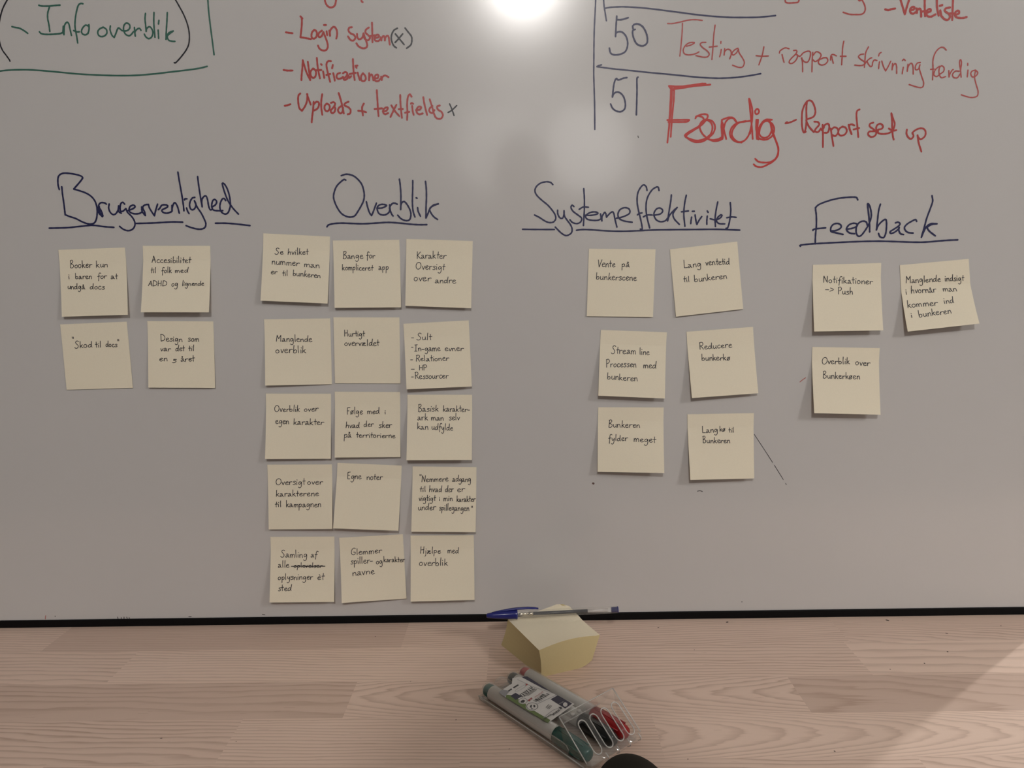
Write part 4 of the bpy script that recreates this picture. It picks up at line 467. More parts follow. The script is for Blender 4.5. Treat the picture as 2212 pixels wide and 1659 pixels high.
for lab, (tl, tr, br, bl), sl, sr, band, words in NOTES:
    cx = (tl[0]+tr[0])/2; cz = (tl[1]+tr[1])/2
    root = empty('sticky_note', (cx, 0, cz), 0, lab, 'sticky note', GROUP)
    def at(u, v, lift=0, tl=tl, tr=tr, br=br, bl=bl, sl=sl, sr=sr, cx=cx, cz=cz, band=band):
        x = (tl[0]*(1-u)+tr[0]*u)*(1-v)+(bl[0]*(1-u)+br[0]*u)*v
        z = (tl[1]*(1-u)+tr[1]*u)*(1-v)+(bl[1]*(1-u)+br[1]*u)*v
        g = max(0, (v-band)/(1-band)); g = .75*g+.25*g*g
        if 0 < v-band < .12: g *= (v-band)/.12*.35+.65
        s = .45+(sl*(1-u)+sr*u-.45)*g
        return (x-cx, -s-lift, z-cz)
    mb = MB(); mb.grid(lambda u, v: at(u, v), 6, 24)
    sh = mb.build('paper_sheet', M['note'], root, fix=False)
    so = sh.modifiers.new('thickness', 'SOLIDIFY'); so.thickness = .00016; so.offset = 0
    hb = MB()
    for (tx, u0, v0, u1, v1, xh) in words:
        tot = sum(FONT[c][0]+.1 for c in tx)-.1; pen = 0
        hs = xh
        for c in tx:
            adv, st = FONT[c]; jx = hand.uniform(-.03, .03); jy = hand.uniform(-.06, .06); js = hand.uniform(.92, 1.08); sl_ = hand.uniform(-.02, .08)
            for s in st:
                q = []
                for (gx, gy) in s:
                    t = (pen+gx+jx+gy*sl_)/tot
                    q.append(((u0+(u1-u0)*t)*76, (v0+(v1-v0)*t-(gy*js+jy)*hs)*76))
                ribbon(hb, smooth(q, 3), .80 if c != '=' else .95, lambda p, e: at(p.x/76, p.y/76, .22+e), 3)
            pen += adv+.1
    hb.build('handwriting', M['pen'], root, fix=False)

# ---------------------------------------------------------------- pad of sticky notes
PB, PT = ([[13.5, -130.4, 0.0], [68.4, -107.8, 0], [25.000000000000007, -37.29999999999998, 0], [-29.9, -59.9, 0.0]], [[11.7, -134.6, 32.0], [77.3, -102.8, 32.0], [44.0, -31.599999999999994, 32], [-21.6, -63.4, 32.0]])
pad = empty('note_pad', (0, 0, 0), 0, 'thick pad of pale yellow sticky notes lying under the pen', 'note pad')
def quad(c, u, v):
    k = max(0, u+v-1.86)          # rounded far corner
    u -= k*.55; v -= k*.55
    return tuple((c[0][k]*(1-u)+c[1][k]*u)*(1-v)+(c[3][k]*(1-u)+c[2][k]*u)*v for k in range(3))
def pad_pt(u, v, w):
    # u: front corner -> right corner, v: front corner -> left corner, w: bottom -> top
    p = quad(PB, u, v); q = quad(PT, u, v)
    x, y, z = (p[k]*(1-w)+q[k]*w for k in range(3))
    z += w*(3.6*math.sin(math.pi*min(1, u*1.05))*(1-v)**1.5*(.5+.5*w))          # upper edge of the front side bows up
    z += w*w*9*max(0, u+v-1.25)**1.3*(1 if v > .5 else .6)                         # far corner curls up
    z += (1-w)*6.0*max(0, (u-.72)/.28)**2*(1-v)**2                               # lower right corner is bent up
    x += 2.0*math.sin(math.pi*w)*(1-u)*.5
    return (x, y, z)
mb = MB(); N = 14; K = 6
mb.grid(lambda u, v: pad_pt(u, v, 1), N, N); mb.grid(lambda u, v: pad_pt(v, u, 0), N, N)
mb.grid(lambda u, w: pad_pt(u, 0, w), N, K); mb.grid(lambda u, w: pad_pt(1, u, w), N, K)
mb.grid(lambda u, w: pad_pt(1-u, 1, w), N, K); mb.grid(lambda u, w: pad_pt(0, 1-u, w), N, K)
po = mb.build('paper_block', M['pad'], pad); po.data.materials.append(M['edge'])
for i, p in enumerate(po.data.polygons):
    if i >= N*N: p.material_index = 1

# ---------------------------------------------------------------- ballpoint pen lying on the pad
PEN0, PEN1 = ([-45.1, -72.5, 41.0], [103.0, -61.2, 41.0])
pv = Vector(PEN1)-Vector(PEN0)
pen = empty('ballpoint_pen', PEN0, 0, 'clear ballpoint pen with a dark blue cap lying across the note pad', 'pen')
pen.rotation_euler = Vector((1, 0, 0)).rotation_difference(pv.normalized()).to_euler()
b = MB(); b.lathe([(30, 4.0), (146.5, 4.0)], 6); o = b.build('barrel', M['barrel'], pen); o['label'] = 'clear hexagonal barrel'
b = MB(); b.lathe([(36, 1.0), (38, 1.6), (47, 1.7)], 16); b.lathe([(47, 2.2), (52, 2.2)], 16); o = b.build('writing_tip', M['brass'], pen, True)
b = MB(); b.lathe([(47, 1.95), (113, 1.95)], 14); o = b.build('ink_tube', M['ink'], pen, True); o['label'] = 'dark ink inside the tube'
b = MB(); b.lathe([(113, 1.9), (136, 1.9)], 14); o = b.build('empty_tube', M['tube'], pen, True)
b = MB(); b.lathe([(0, 1.6), (1.2, 2.5), (8, 3.5), (20, 4.6), (32, 5.2), (33.2, 5.6), (34.4, 5.2), (34.6, 4.4)], 24)
cp = b.build('cap', M['cap'], pen, True); cp['label'] = 'dark blue pointed cap'
b = MB()
cl = [(6, 3.2, .8), (16, 5.0, 1.2), (26, 6.4, 1.8), (34, 7.0, 2.1), (46, 7.2, 2.0), (54, 6.6, 1.6), (58, 5.8, .6)]
vs = []
for (x, z, hw) in cl:
    vs += [(x, -hw, z-1.0), (x, hw, z-1.0), (x, hw*.75, z+.5), (x, -hw*.75, z+.5)]
fs = [(i*4+k, i*4+(k+1) % 4, (i+1)*4+(k+1) % 4, (i+1)*4+k) for i in range(len(cl)-1) for k in range(4)] + [(3, 2, 1, 0), tuple((len(cl)-1)*4+k for k in range(4))]
b.add(vs, fs); o = b.build('clip', M['cap'], cp, True)
b = MB(); b.lathe([(140, 3.0), (146.5, 3.0), (146.6, 3.6), (147.6, 3.5)], 20); o = b.build('end_plug', M['cap'], pen, True); o['label'] = 'dark blue end plug'

# ---------------------------------------------------------------- transparent marker case with three markers
AX = -0.86043
CO = (-44.3, -174.4)
case = empty('marker_case', (CO[0], CO[1], 0), AX, 'clear plastic marker case with a printed card, its lid half open', 'marker case')
BI = [8.0, 23.7, 39.4, 55.1]; R = 8.3; ZC = 8.4
mb = MB()
for i, bi in enumerate(BI):
    n = 14
    t0 = 0 if False else math.acos(7.85/R)
    lo = -math.pi*.32 if i == 0 else t0; hi = math.pi+math.pi*.32 if i == 3 else math.pi-t0
    th = [lo+(hi-lo)*k/n for k in range(n+1)]
    # angle 0 points to the next channel, pi to the previous one
    th = [math.pi-t for t in th]
    st = [(-6.5, .45), (-5.6, .72), (-3.6, .9), (-1, .98), (1, 1), (97, 1)]
    vs = [(a, bi-R*s*math.cos(math.pi-t)*-1, ZC+R*s*math.sin(t)) for a, s in st for t in th]
    fs = [(j*(n+1)+k, j*(n+1)+k+1, (j+1)*(n+1)+k+1, (j+1)*(n+1)+k) for j in range(len(st)-1) for k in range(n)] + [tuple(range(n+1))]
    mb.add(vs, fs)
o = mb.build('upper_shell', M['case'], case, True)
mb = MB()
mb.box(-6, 140, -.6, 63.7, .3, 1.3)
mb.box(-6, 140, -1.2, -.4, .3, 4.5); mb.box(-6, 140, 63.4, 64.2, .3, 4.5); mb.box(-6.6, -5.8, -.6, 63.7, .3, 4)
o = mb.build('lower_tray', M['case'], case)
mb = MB(); mb.tube([(-6.4, -1.0, 3.6), (40, -1.2, 4.4), (100, -1.2, 4.4), (139, -1.2, 3.0)], .55); mb.tube([(-6.2, 2, 1), (-6.5, 32, 1), (-6.2, 62, 1)], .5)
o = mb.build('tray_rim', M['rim'], case, True)
mb = MB(); mb.grid(lambda u, v: (96+24*u, -.9-.5*math.sin(math.pi*v), 3+10.5*v*(1-.25*u**6)), 10, 6); mb.tube([(96, -1, 13.6), (112, -1, 13.6), (118, -1, 12.6), (120.2, -1, 10), (120.2, -1.2, 3)], .5)
o = mb.build('side_tab', M['case'], case, True)
# lid: a sloping panel with four long openings, two side cheeks and a flap at the hinge
HA, HZ, EA, EZ, B0, B1 = 110.0, 36.0, 143.0, 9.0, -2.0, 66.0
def lid(b_, t, lift=0):
    nx, nz = .633, .774
    return (HA+(EA-HA)*t+nx*lift, b_, HZ+(EZ-HZ)*t+nz*lift)
SL = [15.0, 29.0, 43.0, 56.8]
ed = [B0]+[x for c in SL for x in (c-4.4, c+4.4)]+[B1]
mb = MB()
for k in range(len(ed)-1):
    cells = [(0, 1)] if k % 2 == 0 else [(0, .30), (.93, 1)]
    for t0, t1 in cells: mb.poly([lid(ed[k], t0), lid(ed[k+1], t0), lid(ed[k+1], t1), lid(ed[k], t1)])
lo_ = mb.build('lid', M['lid'], case)
mb = MB()
for b_ in (B0, B1): mb.poly([(HA, b_, HZ), (EA, b_, EZ), (EA-3, b_, 2.5), (HA+5, b_, 14)])
mb.grid(lambda u, v: (EA+4*math.sin(math.pi*v)*(.5+.5*abs(math.sin(math.pi*4*u))), B0+(B1-B0)*u, EZ-7*v), 48, 6)
o = mb.build('lid_cheek', M['lid'], lo_)
mb = MB()
for c in SL:
    pts = []
    for k in range(9): a = math.pi*k/8; pts.append(lid(c+4.4*math.cos(a), .36-.11*math.sin(a), .3))
    for k in range(9): a = math.pi+math.pi*k/8; pts.append(lid(c+4.4*math.cos(a), .86-.11*math.sin(a), .3))
    mb.tube(pts, .55, 8, True)
mb.tube([lid(B0, 0), lid(B0, .5), lid(B0, 1)], .55); mb.tube([lid(B1, 0), lid(B1, .5), lid(B1, 1)], .55); mb.tube([lid(B0, 0), lid(20, 0), lid(40, 0), lid(B1, 0)], .4)
for k in range(4): mb.tube([(EA+3.5*math.sin(math.pi*t/8), SL[k]+6.0, EZ-7*t/8) for t in range(9)], .45)
o = mb.build('slot_rim', M['rim'], lo_, True)
mb = MB(); mb.grid(lambda u, v: (97+(HA-97)*v, B0+2+(B1-B0-4)*u, 15.5+(HZ-15.5)*v-3*math.sin(math.pi*v)), 12, 6)
o = mb.build('hinge_flap', M['lid'], case, True)
mb = MB(); mb.tube([(97, 14, 16.2), (97, 40, 16.6), (97, 62, 16.2)], .5); mb.lathe([(15.5, 2.2), (17.2, 2.0)], 18, 'z', (92, 32, 0)); mb.lathe([(15.5, 2.2), (17.2, 2.0)], 18, 'z', (92, 40, 0))
o = mb.build('hinge', M['rim'], case, True)
# printed card under the lid of the shell
CARD = {'outline': [(9.41, 29.69), (13.48, 40.26), (59.57, 40.92), (82.65, 43.51), (87.56, 9.17), (88.8, 5.1), (31.11, 3.08), (20.14, 3.23), (16.82, 22.95)], 'prints': [('p_green', [[(28.45, 6.26), (32.84, 9.5), (48.3, 10.15), (64.02, 8.14), (74.52, 8.48), (86.87, 9.32), (88.83, 4.6), (31.63, 2.65)]], []), ('p_navy', [[(13.29, 37.8), (16.7, 42.71), (52.94, 41.41), (42.76, 39.34)], [(62.31, 32.17), (61.88, 41.85), (81.04, 42.31), (82.5, 31.66)], [(32.46, 7.65), (31.85, 14.81), (40.46, 15.13), (41.37, 7.03)]], []), ('p_grey', [[(20.14, 3.23), (19.14, 9.47), (25.67, 12.52), (30.6, 2.52)]], [(0.5, [(14.88, 31.77), (35.41, 34.56), (60.83, 42.32)]), (0.7, [(59.7, 17.92), (60.26, 29.49), (60.83, 42.32)]), (0.6, [(80.12, 7.28), (77.13, 20.87), (78.23, 27.85)]), (0.35, [(28.44, 17.7), (27.08, 30.03), (30.05, 27.97), (31.02, 17.01), (28.44, 17.7)])]), ('card', [[(50.18, 14.44), (51.37, 13.04), (52.05, 11.41), (52.15, 9.76), (51.65, 8.27), (50.62, 7.12), (49.18, 6.44), (47.49, 6.33), (45.76, 6.79), (44.2, 7.77), (42.98, 9.16), (42.28, 10.8), (42.16, 12.47), (42.66, 13.99), (43.7, 15.16), (45.17, 15.83), (46.88, 15.93), (48.62, 15.45)], [(63.94, 15.79), (65.51, 13.89), (66.4, 11.69), (66.5, 9.45), (65.82, 7.45), (64.44, 5.9), (62.51, 5.0), (60.27, 4.84), (57.97, 5.47), (55.89, 6.8), (54.28, 8.68), (53.35, 10.9), (53.21, 13.17), (53.89, 15.22), (55.3, 16.8), (57.28, 17.7), (59.56, 17.83), (61.88, 17.16)], [(79.31, 37.82), (80.12, 36.85), (80.67, 35.82), (80.89, 34.84), (80.75, 34.04), (80.28, 33.51), (79.52, 33.31), (78.57, 33.47), (77.54, 33.97), (76.55, 34.74), (75.73, 35.71), (75.17, 36.74), (74.94, 37.73), (75.08, 38.54), (75.56, 39.07), (76.33, 39.27), (77.29, 39.11), (78.32, 38.6)]], []), ('p_black', [[(22.74, 19.19), (22.05, 26.17), (23.83, 25.98), (24.71, 18.84)], [(24.11, 11.83), (23.13, 16.65), (25.21, 16.21), (25.7, 11.51)], [(45.75, 8.9), (45.77, 12.33), (48.48, 12.75), (49.9, 9.55), (48.26, 7.72)], [(59.07, 8.8), (56.98, 11.92), (57.62, 13.03), (61.36, 9.03)], [(58.95, 13.14), (59.69, 14.95), (62.37, 13.05), (62.35, 11.1)], [(61.36, 8.06), (63.07, 9.97), (63.54, 8.57), (62.57, 7.48)]], [(0.45, [(49.78, 14.0), (50.79, 12.8), (51.36, 11.41), (51.43, 9.99), (51.0, 8.7), (50.1, 7.7), (48.86, 7.11), (47.41, 7.0), (45.93, 7.38), (44.59, 8.22), (43.57, 9.4), (42.98, 10.8), (42.89, 12.24), (43.33, 13.55), (44.24, 14.55), (45.5, 15.15), (46.97, 15.25), (48.45, 14.85), (49.78, 14.0)]), (0.6, [(63.35, 15.13), (64.66, 13.54), (65.4, 11.68), (65.47, 9.79), (64.88, 8.08), (63.69, 6.76), (62.06, 5.98), (60.16, 5.83), (58.22, 6.35), (56.48, 7.46), (55.14, 9.04), (54.37, 10.9), (54.28, 12.82), (54.87, 14.56), (56.08, 15.9), (57.75, 16.69), (59.67, 16.81), (61.62, 16.27), (63.35, 15.13)]), (1.0, [(33.6, 32.56), (36.23, 32.55)]), (1.0, [(34.18, 30.22), (38.69, 31.16)]), (1.0, [(34.76, 27.89), (39.29, 27.73)]), (1.0, [(35.1, 25.32), (39.89, 24.33)]), (1.0, [(35.67, 23.02), (38.19, 22.96)]), (1.0, [(36.24, 20.73), (40.61, 21.62)]), (1.0, [(36.58, 18.2), (41.2, 18.26)]), (1.0, [(37.14, 15.94), (41.79, 14.93)]), (0.45, [(38.11, 32.68), (39.28, 32.66)]), (0.45, [(38.39, 31.59), (40.36, 31.94)]), (0.45, [(38.67, 30.5), (40.62, 30.31)]), (0.45, [(38.72, 29.16), (40.88, 28.68)]), (0.45, [(39.01, 28.08), (40.1, 27.99)]), (0.45, [(39.29, 27.0), (41.17, 27.27)]), (0.45, [(39.34, 25.67), (41.43, 25.66)]), (0.45, [(39.62, 24.6), (41.69, 24.05)]), (0.45, [(39.9, 23.53), (40.91, 23.36)]), (0.45, [(39.95, 22.21), (41.97, 22.66)]), (0.45, [(40.23, 21.15), (42.23, 21.06)]), (0.45, [(40.51, 20.09), (42.48, 19.47)]), (0.45, [(40.55, 18.77), (41.71, 18.77)]), (0.45, [(40.83, 17.72), (42.77, 18.09)]), (0.45, [(41.11, 16.67), (43.02, 16.5)]), (0.4, [(39.92, 33.63), (40.96, 33.6)]), (0.4, [(40.22, 32.57), (41.96, 32.84)]), (0.4, [(40.53, 31.51), (42.24, 31.29)]), (0.4, [(40.61, 30.19), (42.53, 29.74)]), (0.4, [(40.91, 29.14), (41.87, 29.03)]), (0.4, [(41.22, 28.09), (42.87, 28.28)]), (0.4, [(41.3, 26.78), (43.15, 26.74)]), (0.4, [(41.6, 25.73), (43.43, 25.21)]), (0.4, [(41.9, 24.69), (42.78, 24.5)]), (0.4, [(41.98, 23.39), (43.77, 23.76)]), (0.4, [(42.28, 22.35), (44.05, 22.24)]), (0.4, [(42.58, 21.31), (44.32, 20.72)]), (0.4, [(42.65, 20.03), (43.68, 20.01)]), (1.0, [(55.53, 36.42), (52.87, 35.78)]), (1.0, [(56.02, 34.06), (51.02, 31.72)]), (1.0, [(56.51, 31.71), (51.6, 30.38)]), (1.0, [(56.77, 29.13), (52.17, 29.04)]), (1.0, [(57.25, 26.81), (54.56, 26.07)]), (1.0, [(57.74, 24.5), (52.72, 22.08)]), (1.0, [(57.99, 21.96), (53.29, 20.76)]), (0.7, [(51.75, 28.11), (53.82, 28.13)]), (0.7, [(52.13, 26.29), (55.7, 27.08)]), (0.7, [(52.51, 24.48), (56.07, 24.37)]), (0.7, [(52.66, 22.43), (56.44, 21.67)]), (0.7, [(53.04, 20.64), (55.02, 20.59)]), (0.7, [(53.42, 18.85), (56.88, 19.57)]), (0.9, [(77.11, 28.92), (81.01, 29.03)]), (0.9, [(80.7, 27.72), (78.48, 30.45), (78.47, 28.13)]), (0.6, [(79.85, 25.81), (81.15, 25.83)]), (0.6, [(80.08, 24.79), (82.31, 25.28)]), (0.6, [(80.31, 23.78), (82.5, 23.65)]), (0.6, [(80.32, 22.52), (82.69, 22.03)]), (0.6, [(80.55, 21.51), (81.77, 21.46)]), (0.6, [(80.78, 20.51), (82.93, 20.92)]), (0.6, [(80.79, 19.26), (83.11, 19.31)]), (0.6, [(81.02, 18.25), (83.3, 17.7)]), (0.6, [(81.25, 17.25), (82.39, 17.12)]), (0.6, [(81.26, 16.01), (83.54, 16.59)]), (0.45, [(80.08, 15.63), (81.05, 15.66)]), (0.45, [(80.27, 14.67), (81.91, 15.02)]), (0.45, [(80.47, 13.7), (82.06, 13.59)]), (0.45, [(80.44, 12.5), (82.2, 12.16)]), (0.45, [(80.63, 11.54), (81.52, 11.48)]), (0.45, [(80.83, 10.58), (82.39, 10.86)]), (0.45, [(80.8, 9.38), (82.53, 9.44)]), (0.45, [(80.99, 8.43), (82.67, 8.02)]), (0.45, [(81.18, 7.47), (82.0, 7.35)]), (0.45, [(81.16, 6.28), (82.85, 6.73)]), (0.45, [(81.35, 5.34), (82.99, 5.32)]), (0.6, [(67.83, 25.01), (69.84, 19.46)]), (0.6, [(69.78, 25.22), (71.62, 19.51)]), (0.6, [(71.18, 25.42), (73.29, 19.46)]), (0.35, [(41.93, 39.06), (54.26, 41.22)])]), ('p_red', [[(26.88, 31.96), (26.72, 33.95), (29.31, 32.51), (29.25, 30.72)]], [(0.4, [(47.13, 35.36), (48.22, 35.53)]), (0.4, [(47.45, 34.09), (49.35, 34.75)]), (0.4, [(47.76, 32.82), (49.56, 32.96)]), (0.4, [(47.84, 31.3), (49.76, 31.17)]), (0.4, [(48.15, 30.04), (49.16, 30.12)]), (0.4, [(48.46, 28.78), (50.27, 29.36)]), (0.4, [(48.54, 27.27), (50.48, 27.58)]), (0.4, [(48.85, 26.02), (50.68, 25.82)]), (0.4, [(49.16, 24.77), (50.08, 24.78)]), (0.4, [(49.24, 23.27), (51.19, 24.03)]), (0.8, [(48.24, 20.13), (49.38, 20.13)]), (0.8, [(48.63, 19.14), (50.54, 19.51)]), (0.8, [(49.01, 18.16), (50.89, 17.99)]), (0.8, [(49.17, 16.92), (51.25, 16.48)]), (0.8, [(49.55, 15.94), (50.6, 15.86)]), (0.8, [(49.93, 14.96), (51.75, 15.24)])]), ('card', [], [(0.5, [(78.91, 37.38), (79.5, 36.69), (79.89, 35.95), (80.05, 35.25), (79.95, 34.68), (79.61, 34.3), (79.07, 34.16), (78.39, 34.27), (77.65, 34.63), (76.95, 35.18), (76.36, 35.87), (75.96, 36.61), (75.8, 37.31), (75.9, 37.89)]), (0.35, [(73.12, 37.83), (73.67, 37.82)]), (0.35, [(73.18, 36.9), (74.07, 37.02)]), (0.35, [(73.24, 35.97), (74.07, 35.79)]), (0.35, [(73.07, 34.8), (74.07, 34.56)]), (0.35, [(73.13, 33.88), (73.6, 33.79)]), (0.35, [(73.19, 32.96), (74.0, 33.0)]), (0.35, [(73.02, 31.79), (74.0, 31.77)])])]}
cz0 = 17.3
mb = MB()
pts = CARD['outline']; n = len(pts)
mb.add([(x, y, cz0-.35) for x, y in pts]+[(x, y, cz0) for x, y in pts], [tuple(reversed(range(n))), tuple(range(n, 2*n))]+[(k, (k+1) % n, n+(k+1) % n, n+k) for k in range(n)])
card = mb.build('label_card', M['card'], case, fix=False); card['label'] = 'white card printed in navy, green and black'
for k, (mat, polys, lines) in enumerate(CARD['prints']):
    mb = MB()
    for p in polys: mb.poly([(x, y, cz0+.08+.03*k) for x, y in p])
    for wd, s in lines: ribbon(mb, smooth(s, 4) if len(s) > 2 else [Vector(q) for q in s], wd, lambda q, e: (q.x, q.y, cz0+.09+.03*k+e), 3)
    mb.build('print', M[mat], card, fix=False)
def marker(slot, capm, label):
    y = BI[slot]; a = AX; cs, sn = math.cos(a), math.sin(a)
    rt = empty('marker', (CO[0]-sn*y, CO[1]+cs*y, ZC), AX, label, 'marker', 'whiteboard markers in the clear case')
    b = MB(); b.lathe([(4.6, 6.6), (5, 7.1), (92, 7.1), (94, 6.4), (97, 6.4)], 28); br = b.build('barrel', M['mark_body'], rt, True); br['label'] = 'light grey barrel'
    b = MB()
    for (q0, q1, th) in ((30, 46, 1.35), (48, 74, 1.35), (32, 70, 1.15)): b.grid(lambda u, v: (q0+(q1-q0)*u, -7.16*math.cos(th-.06*v)*1.0 if slot == 0 else 7.16*math.cos(th-.06*v), 7.16*math.sin(th-.06*v)), 6, 1)
    b.build('print', M['p_grey'], br, fix=False)
    b = MB(); b.lathe([(-4.4, 4.0), (-4.0, 5.4), (-2.8, 6.2), (4.6, 6.6)], 28); b.build('end_plug', capm, rt, True)
    b = MB(); b.lathe([(96, 6.8), (96.5, 7.5), (118, 7.4), (133, 6.4), (136, 5.0), (136.4, 3.0)], 28)
    for k in range(7):
        t = 2*math.pi*k/7; b.box(100, 131, 7.2*math.cos(t)-.5, 7.2*math.cos(t)+.5, 7.2*math.sin(t)-.5, 7.2*math.sin(t)+.5)
    b.build('cap', capm, rt, True)
marker(0, M['green_cap'], 'green capped whiteboard marker in the near channel of the case')
marker(2, M['black_cap'], 'black capped whiteboard marker between the empty channel and the red one')
marker(3, M['red_cap'], 'red capped whiteboard marker in the far channel of the case')

# ---------------------------------------------------------------- dark rounded object cut off by the lower edge
ms = empty('computer_mouse', (80, -332, 0), 0, 'dark rounded object like a mouse, mostly cut off below the marker case', 'mouse')
def dome(u, v):
    a = 2*math.pi*u; r = math.sin(v*math.pi/2); h = math.cos(v*math.pi/2)
    return (34*r*math.cos(a)*(1-.06*math.sin(a)), 54*r*math.sin(a), 1.2+30*h**.75)
mb = MB(); mb.grid(dome, 40, 14); mb.poly([dome(k/40, 1)[:2]+(1.0,) for k in range(40)])
mb.build('shell', M['mouse'], ms, True)
mb = MB(); mb.lathe([(-2.5, 5.5), (2.5, 5.5)], 18, 'x', (0, -30, 23)); mb.build('scroll_wheel', M['frame'], ms, True)

# ---------------------------------------------------------------- the person taking the photograph (behind the camera, casts the soft shadows)
per = bpy.data.objects.new('person', None); col.objects.link(per); per.location = (0.01, -1.25, 0)
tag(per, 'person in a dark grey sweater standing behind the table and holding up a phone', 'person')
HAND = (-.01, 1.25-.856-.012, TZ+.409)          # middle of the phone seen from the person's own origin
def skin(name, verts, edges, mat, root=0, sub=2, parent=per):
    me = bpy.data.meshes.new(name); me.from_pydata([v[:3] for v in verts], edges, []); me.materials.append(mat)
    o = bpy.data.objects.new(name, me); col.objects.link(o); o.parent = parent
    sk = o.modifiers.new('skin', 'SKIN'); sk.use_smooth_shade = True
    for i, v in enumerate(verts):
        d = me.skin_vertices[0].data[i]; d.radius = (v[3], v[4] if len(v) > 4 else v[3]); d.use_root = (i == root)
    su = o.modifiers.new('sub', 'SUBSURF'); su.levels = sub; su.render_levels = sub
    return o
SPINE = [(0, -.12, .86, .14, .105), (0, -.07, 1.02, .12, .09), (0, -.01, 1.17, .13, .10), (0, .02, 1.275, .065, .06), (0, .045, 1.33, .05, .052), (0, .075, 1.385, .065, .085), (0, .08, 1.46, .05, .07)]
ARMS = [[(s*.17, 0, 1.24, .056), (s*.26, .10, 1.0, .044), (s*.11+HAND[0], HAND[1]-.05, HAND[2]-.02, .028), (s*.088+HAND[0], HAND[1]-.022, HAND[2]-.006, .024, .016)] for s in (1, -1)]
LEGS = [[(s*.09, -.13, .80, .088), (s*.10, -.11, .46, .057), (s*.10, -.16, .10, .040), (s*.105, -.05, .04, .035)] for s in (-1, 1)]
V_ = list(SPINE); E_ = [(i, i+1) for i in range(6)]
def limb(base, pts):
    p = base
    for q in pts: V_.append(q); E_.append((p, len(V_)-1)); p = len(V_)-1
    return p
for q in LEGS: limb(0, q)
for q, s in zip(ARMS, (1, -1)):
    h = limb(2, q); hx, hy, hz = q[-1][:3]
    for k, dz in enumerate((.024, .009, -.006, -.019)):      # four fingers bent round the back of the phone
        limb(h, [(hx-s*.012, hy+.020, hz+dz, .0085), (hx-s*.026, hy+.032, hz+dz, .008), (hx-s*.044, hy+.034, hz+dz*.9, .0068)])
    limb(h, [(hx-s*.010, hy+.002, hz+.032, .010), (hx-s*.030, hy+.010, hz+.058, .009), (hx-s*.050, hy+.016, hz+.060, .0075)])
skin('body', V_, E_, M['skin'])
mb = MB()
HC = Vector((0, .088, 1.405))
def head(u, v):
    a = 2*math.pi*u; tt = math.pi*v; x = math.sin(tt)*math.cos(a); y = math.sin(tt)*math.sin(a); z = math.cos(tt)
    r = 1+(.16*math.exp(-((a-math.pi/2)/.13)**2-((z+.12)/.22)**2))-.05*math.exp(-(((abs(a-math.pi/2)-.42)/.16)**2+((z-.05)/.13)**2))
    w_ = .070*(1-.16*max(0, -z))
    return ((HC.x+x*w_*r)*1000, (HC.y+y*.088*r)*1000, (HC.z+z*.112)*1000)
mb.grid(head, 48, 32)
for s in (-1, 1): mb.grid(lambda u, v, s=s: (HC.x*1000+s*(70+9*math.sin(math.pi*v)), HC.y*1000-4+16*math.sin(2*math.pi*u)*math.sin(math.pi*v), HC.z*1000-3+30*math.cos(math.pi*v)), 12, 8)
mb.build('face', M['skin'], per, True)
def hair(u, v):
    p = Vector(head(u, v*(.36+.24*(.5-.5*math.sin(2*math.pi*u)))))-HC*1000
    return tuple(HC*1000+Vector((p.x*1.17, p.y*1.14-4, p.z*1.08+4)))
mb = MB(); mb.grid(hair, 40, 16); mb.build('hair', M['hair'], per, True)
grow = lambda q, k: tuple(q[:3])+tuple(r*k for r in q[3:])
sw = [grow(q, 1.14) for q in SPINE[:4]]; se = [(0, 1), (1, 2), (2, 3)]
for q in ARMS:
    n = len(sw); w1 = Vector(q[1][:3]).lerp(Vector(q[2][:3]), .93)
    sw += [grow(q[0], 1.2), grow(q[1], 1.3), (w1.x, w1.y, w1.z, .038)]; se += [(2, n), (n, n+1), (n+1, n+2)]
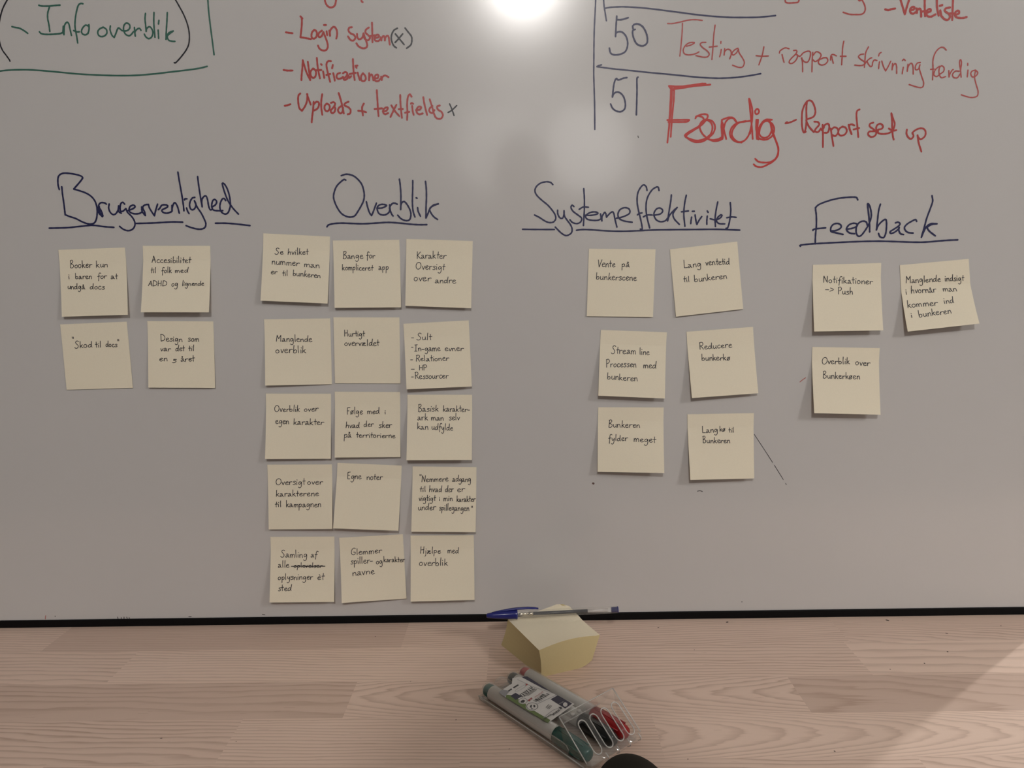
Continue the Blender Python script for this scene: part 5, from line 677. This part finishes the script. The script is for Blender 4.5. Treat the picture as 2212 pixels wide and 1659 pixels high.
skin('sweater', sw, se, M['cloth'])
tr_ = [grow(SPINE[0], 1.1)]; te = []
for q in LEGS:
    n = len(tr_); tr_ += [grow(q[0], 1.12), grow(q[1], 1.15), grow(q[2], 1.4)]; te += [(0, n), (n, n+1), (n+1, n+2)]
skin('trousers', tr_, te, M['jeans'])
for s in (-1, 1):
    mb = MB(); mb.grid(lambda u, v: (s*102+46*math.cos(2*math.pi*u)*math.sin(math.pi*v/2), -90+130*math.sin(2*math.pi*u)*math.sin(math.pi*v/2), 2+(75-25*math.sin(2*math.pi*u))*math.cos(math.pi*v/2)), 24, 8)
    mb.build('shoe', M['frame'], per, True)
ph = empty('phone', (0, CAM_POS[1]-14, CAM_POS[2]), 0, 'black phone held sideways in both hands of the person', 'phone')
ph.rotation_euler = (-math.radians(7.9), 0, 0)
mb = MB(); mb.box(-76, 76, -8, 0, -36, 36); mb.build('shell', M['phone'], ph, bevel=4)
mb = MB(); mb.box(-73, 73, -8.4, -8, -33.5, 33.5); mb.build('screen', M['screen'], ph)
mb = MB(); mb.lathe([(0, 7), (1.5, 7)], 24, 'y'); mb.build('lens_ring', M['phone'], ph, True)

# ---------------------------------------------------------------- ceiling lamps that hold the bulbs
NAMES = ['nearest the whiteboard', 'in the middle of the rear row', 'on the right of the rear row', 'on the left of the rear row', 'on the right side of the room', 'behind the whiteboard']
for (x, y, z, e, r, c), nm in zip(LAMPS, NAMES):
    lp = empty('ceiling_lamp', (x*1000, y*1000, (RZ-TZ)*1000), 0, 'white hanging ceiling lamp '+nm, 'ceiling lamp', 'ceiling lamps of the room')
    b = MB(); b.lathe([(-25, 40), (0, 60)], 28, 'z'); b.build('ceiling_plate', M['lampm'], lp, True)
    zb = (z-RZ+TZ)*1000+r*1000
    b = MB(); b.tube([(0, 0, -25), (0, 0, zb+34)], 4); b.build('cable', M['lampm'], lp, True)
    b = MB(); b.lathe([(zb+6, 22), (zb+36, 18)], 20, 'z'); b.build('lamp_socket', M['lampm'], lp, True)
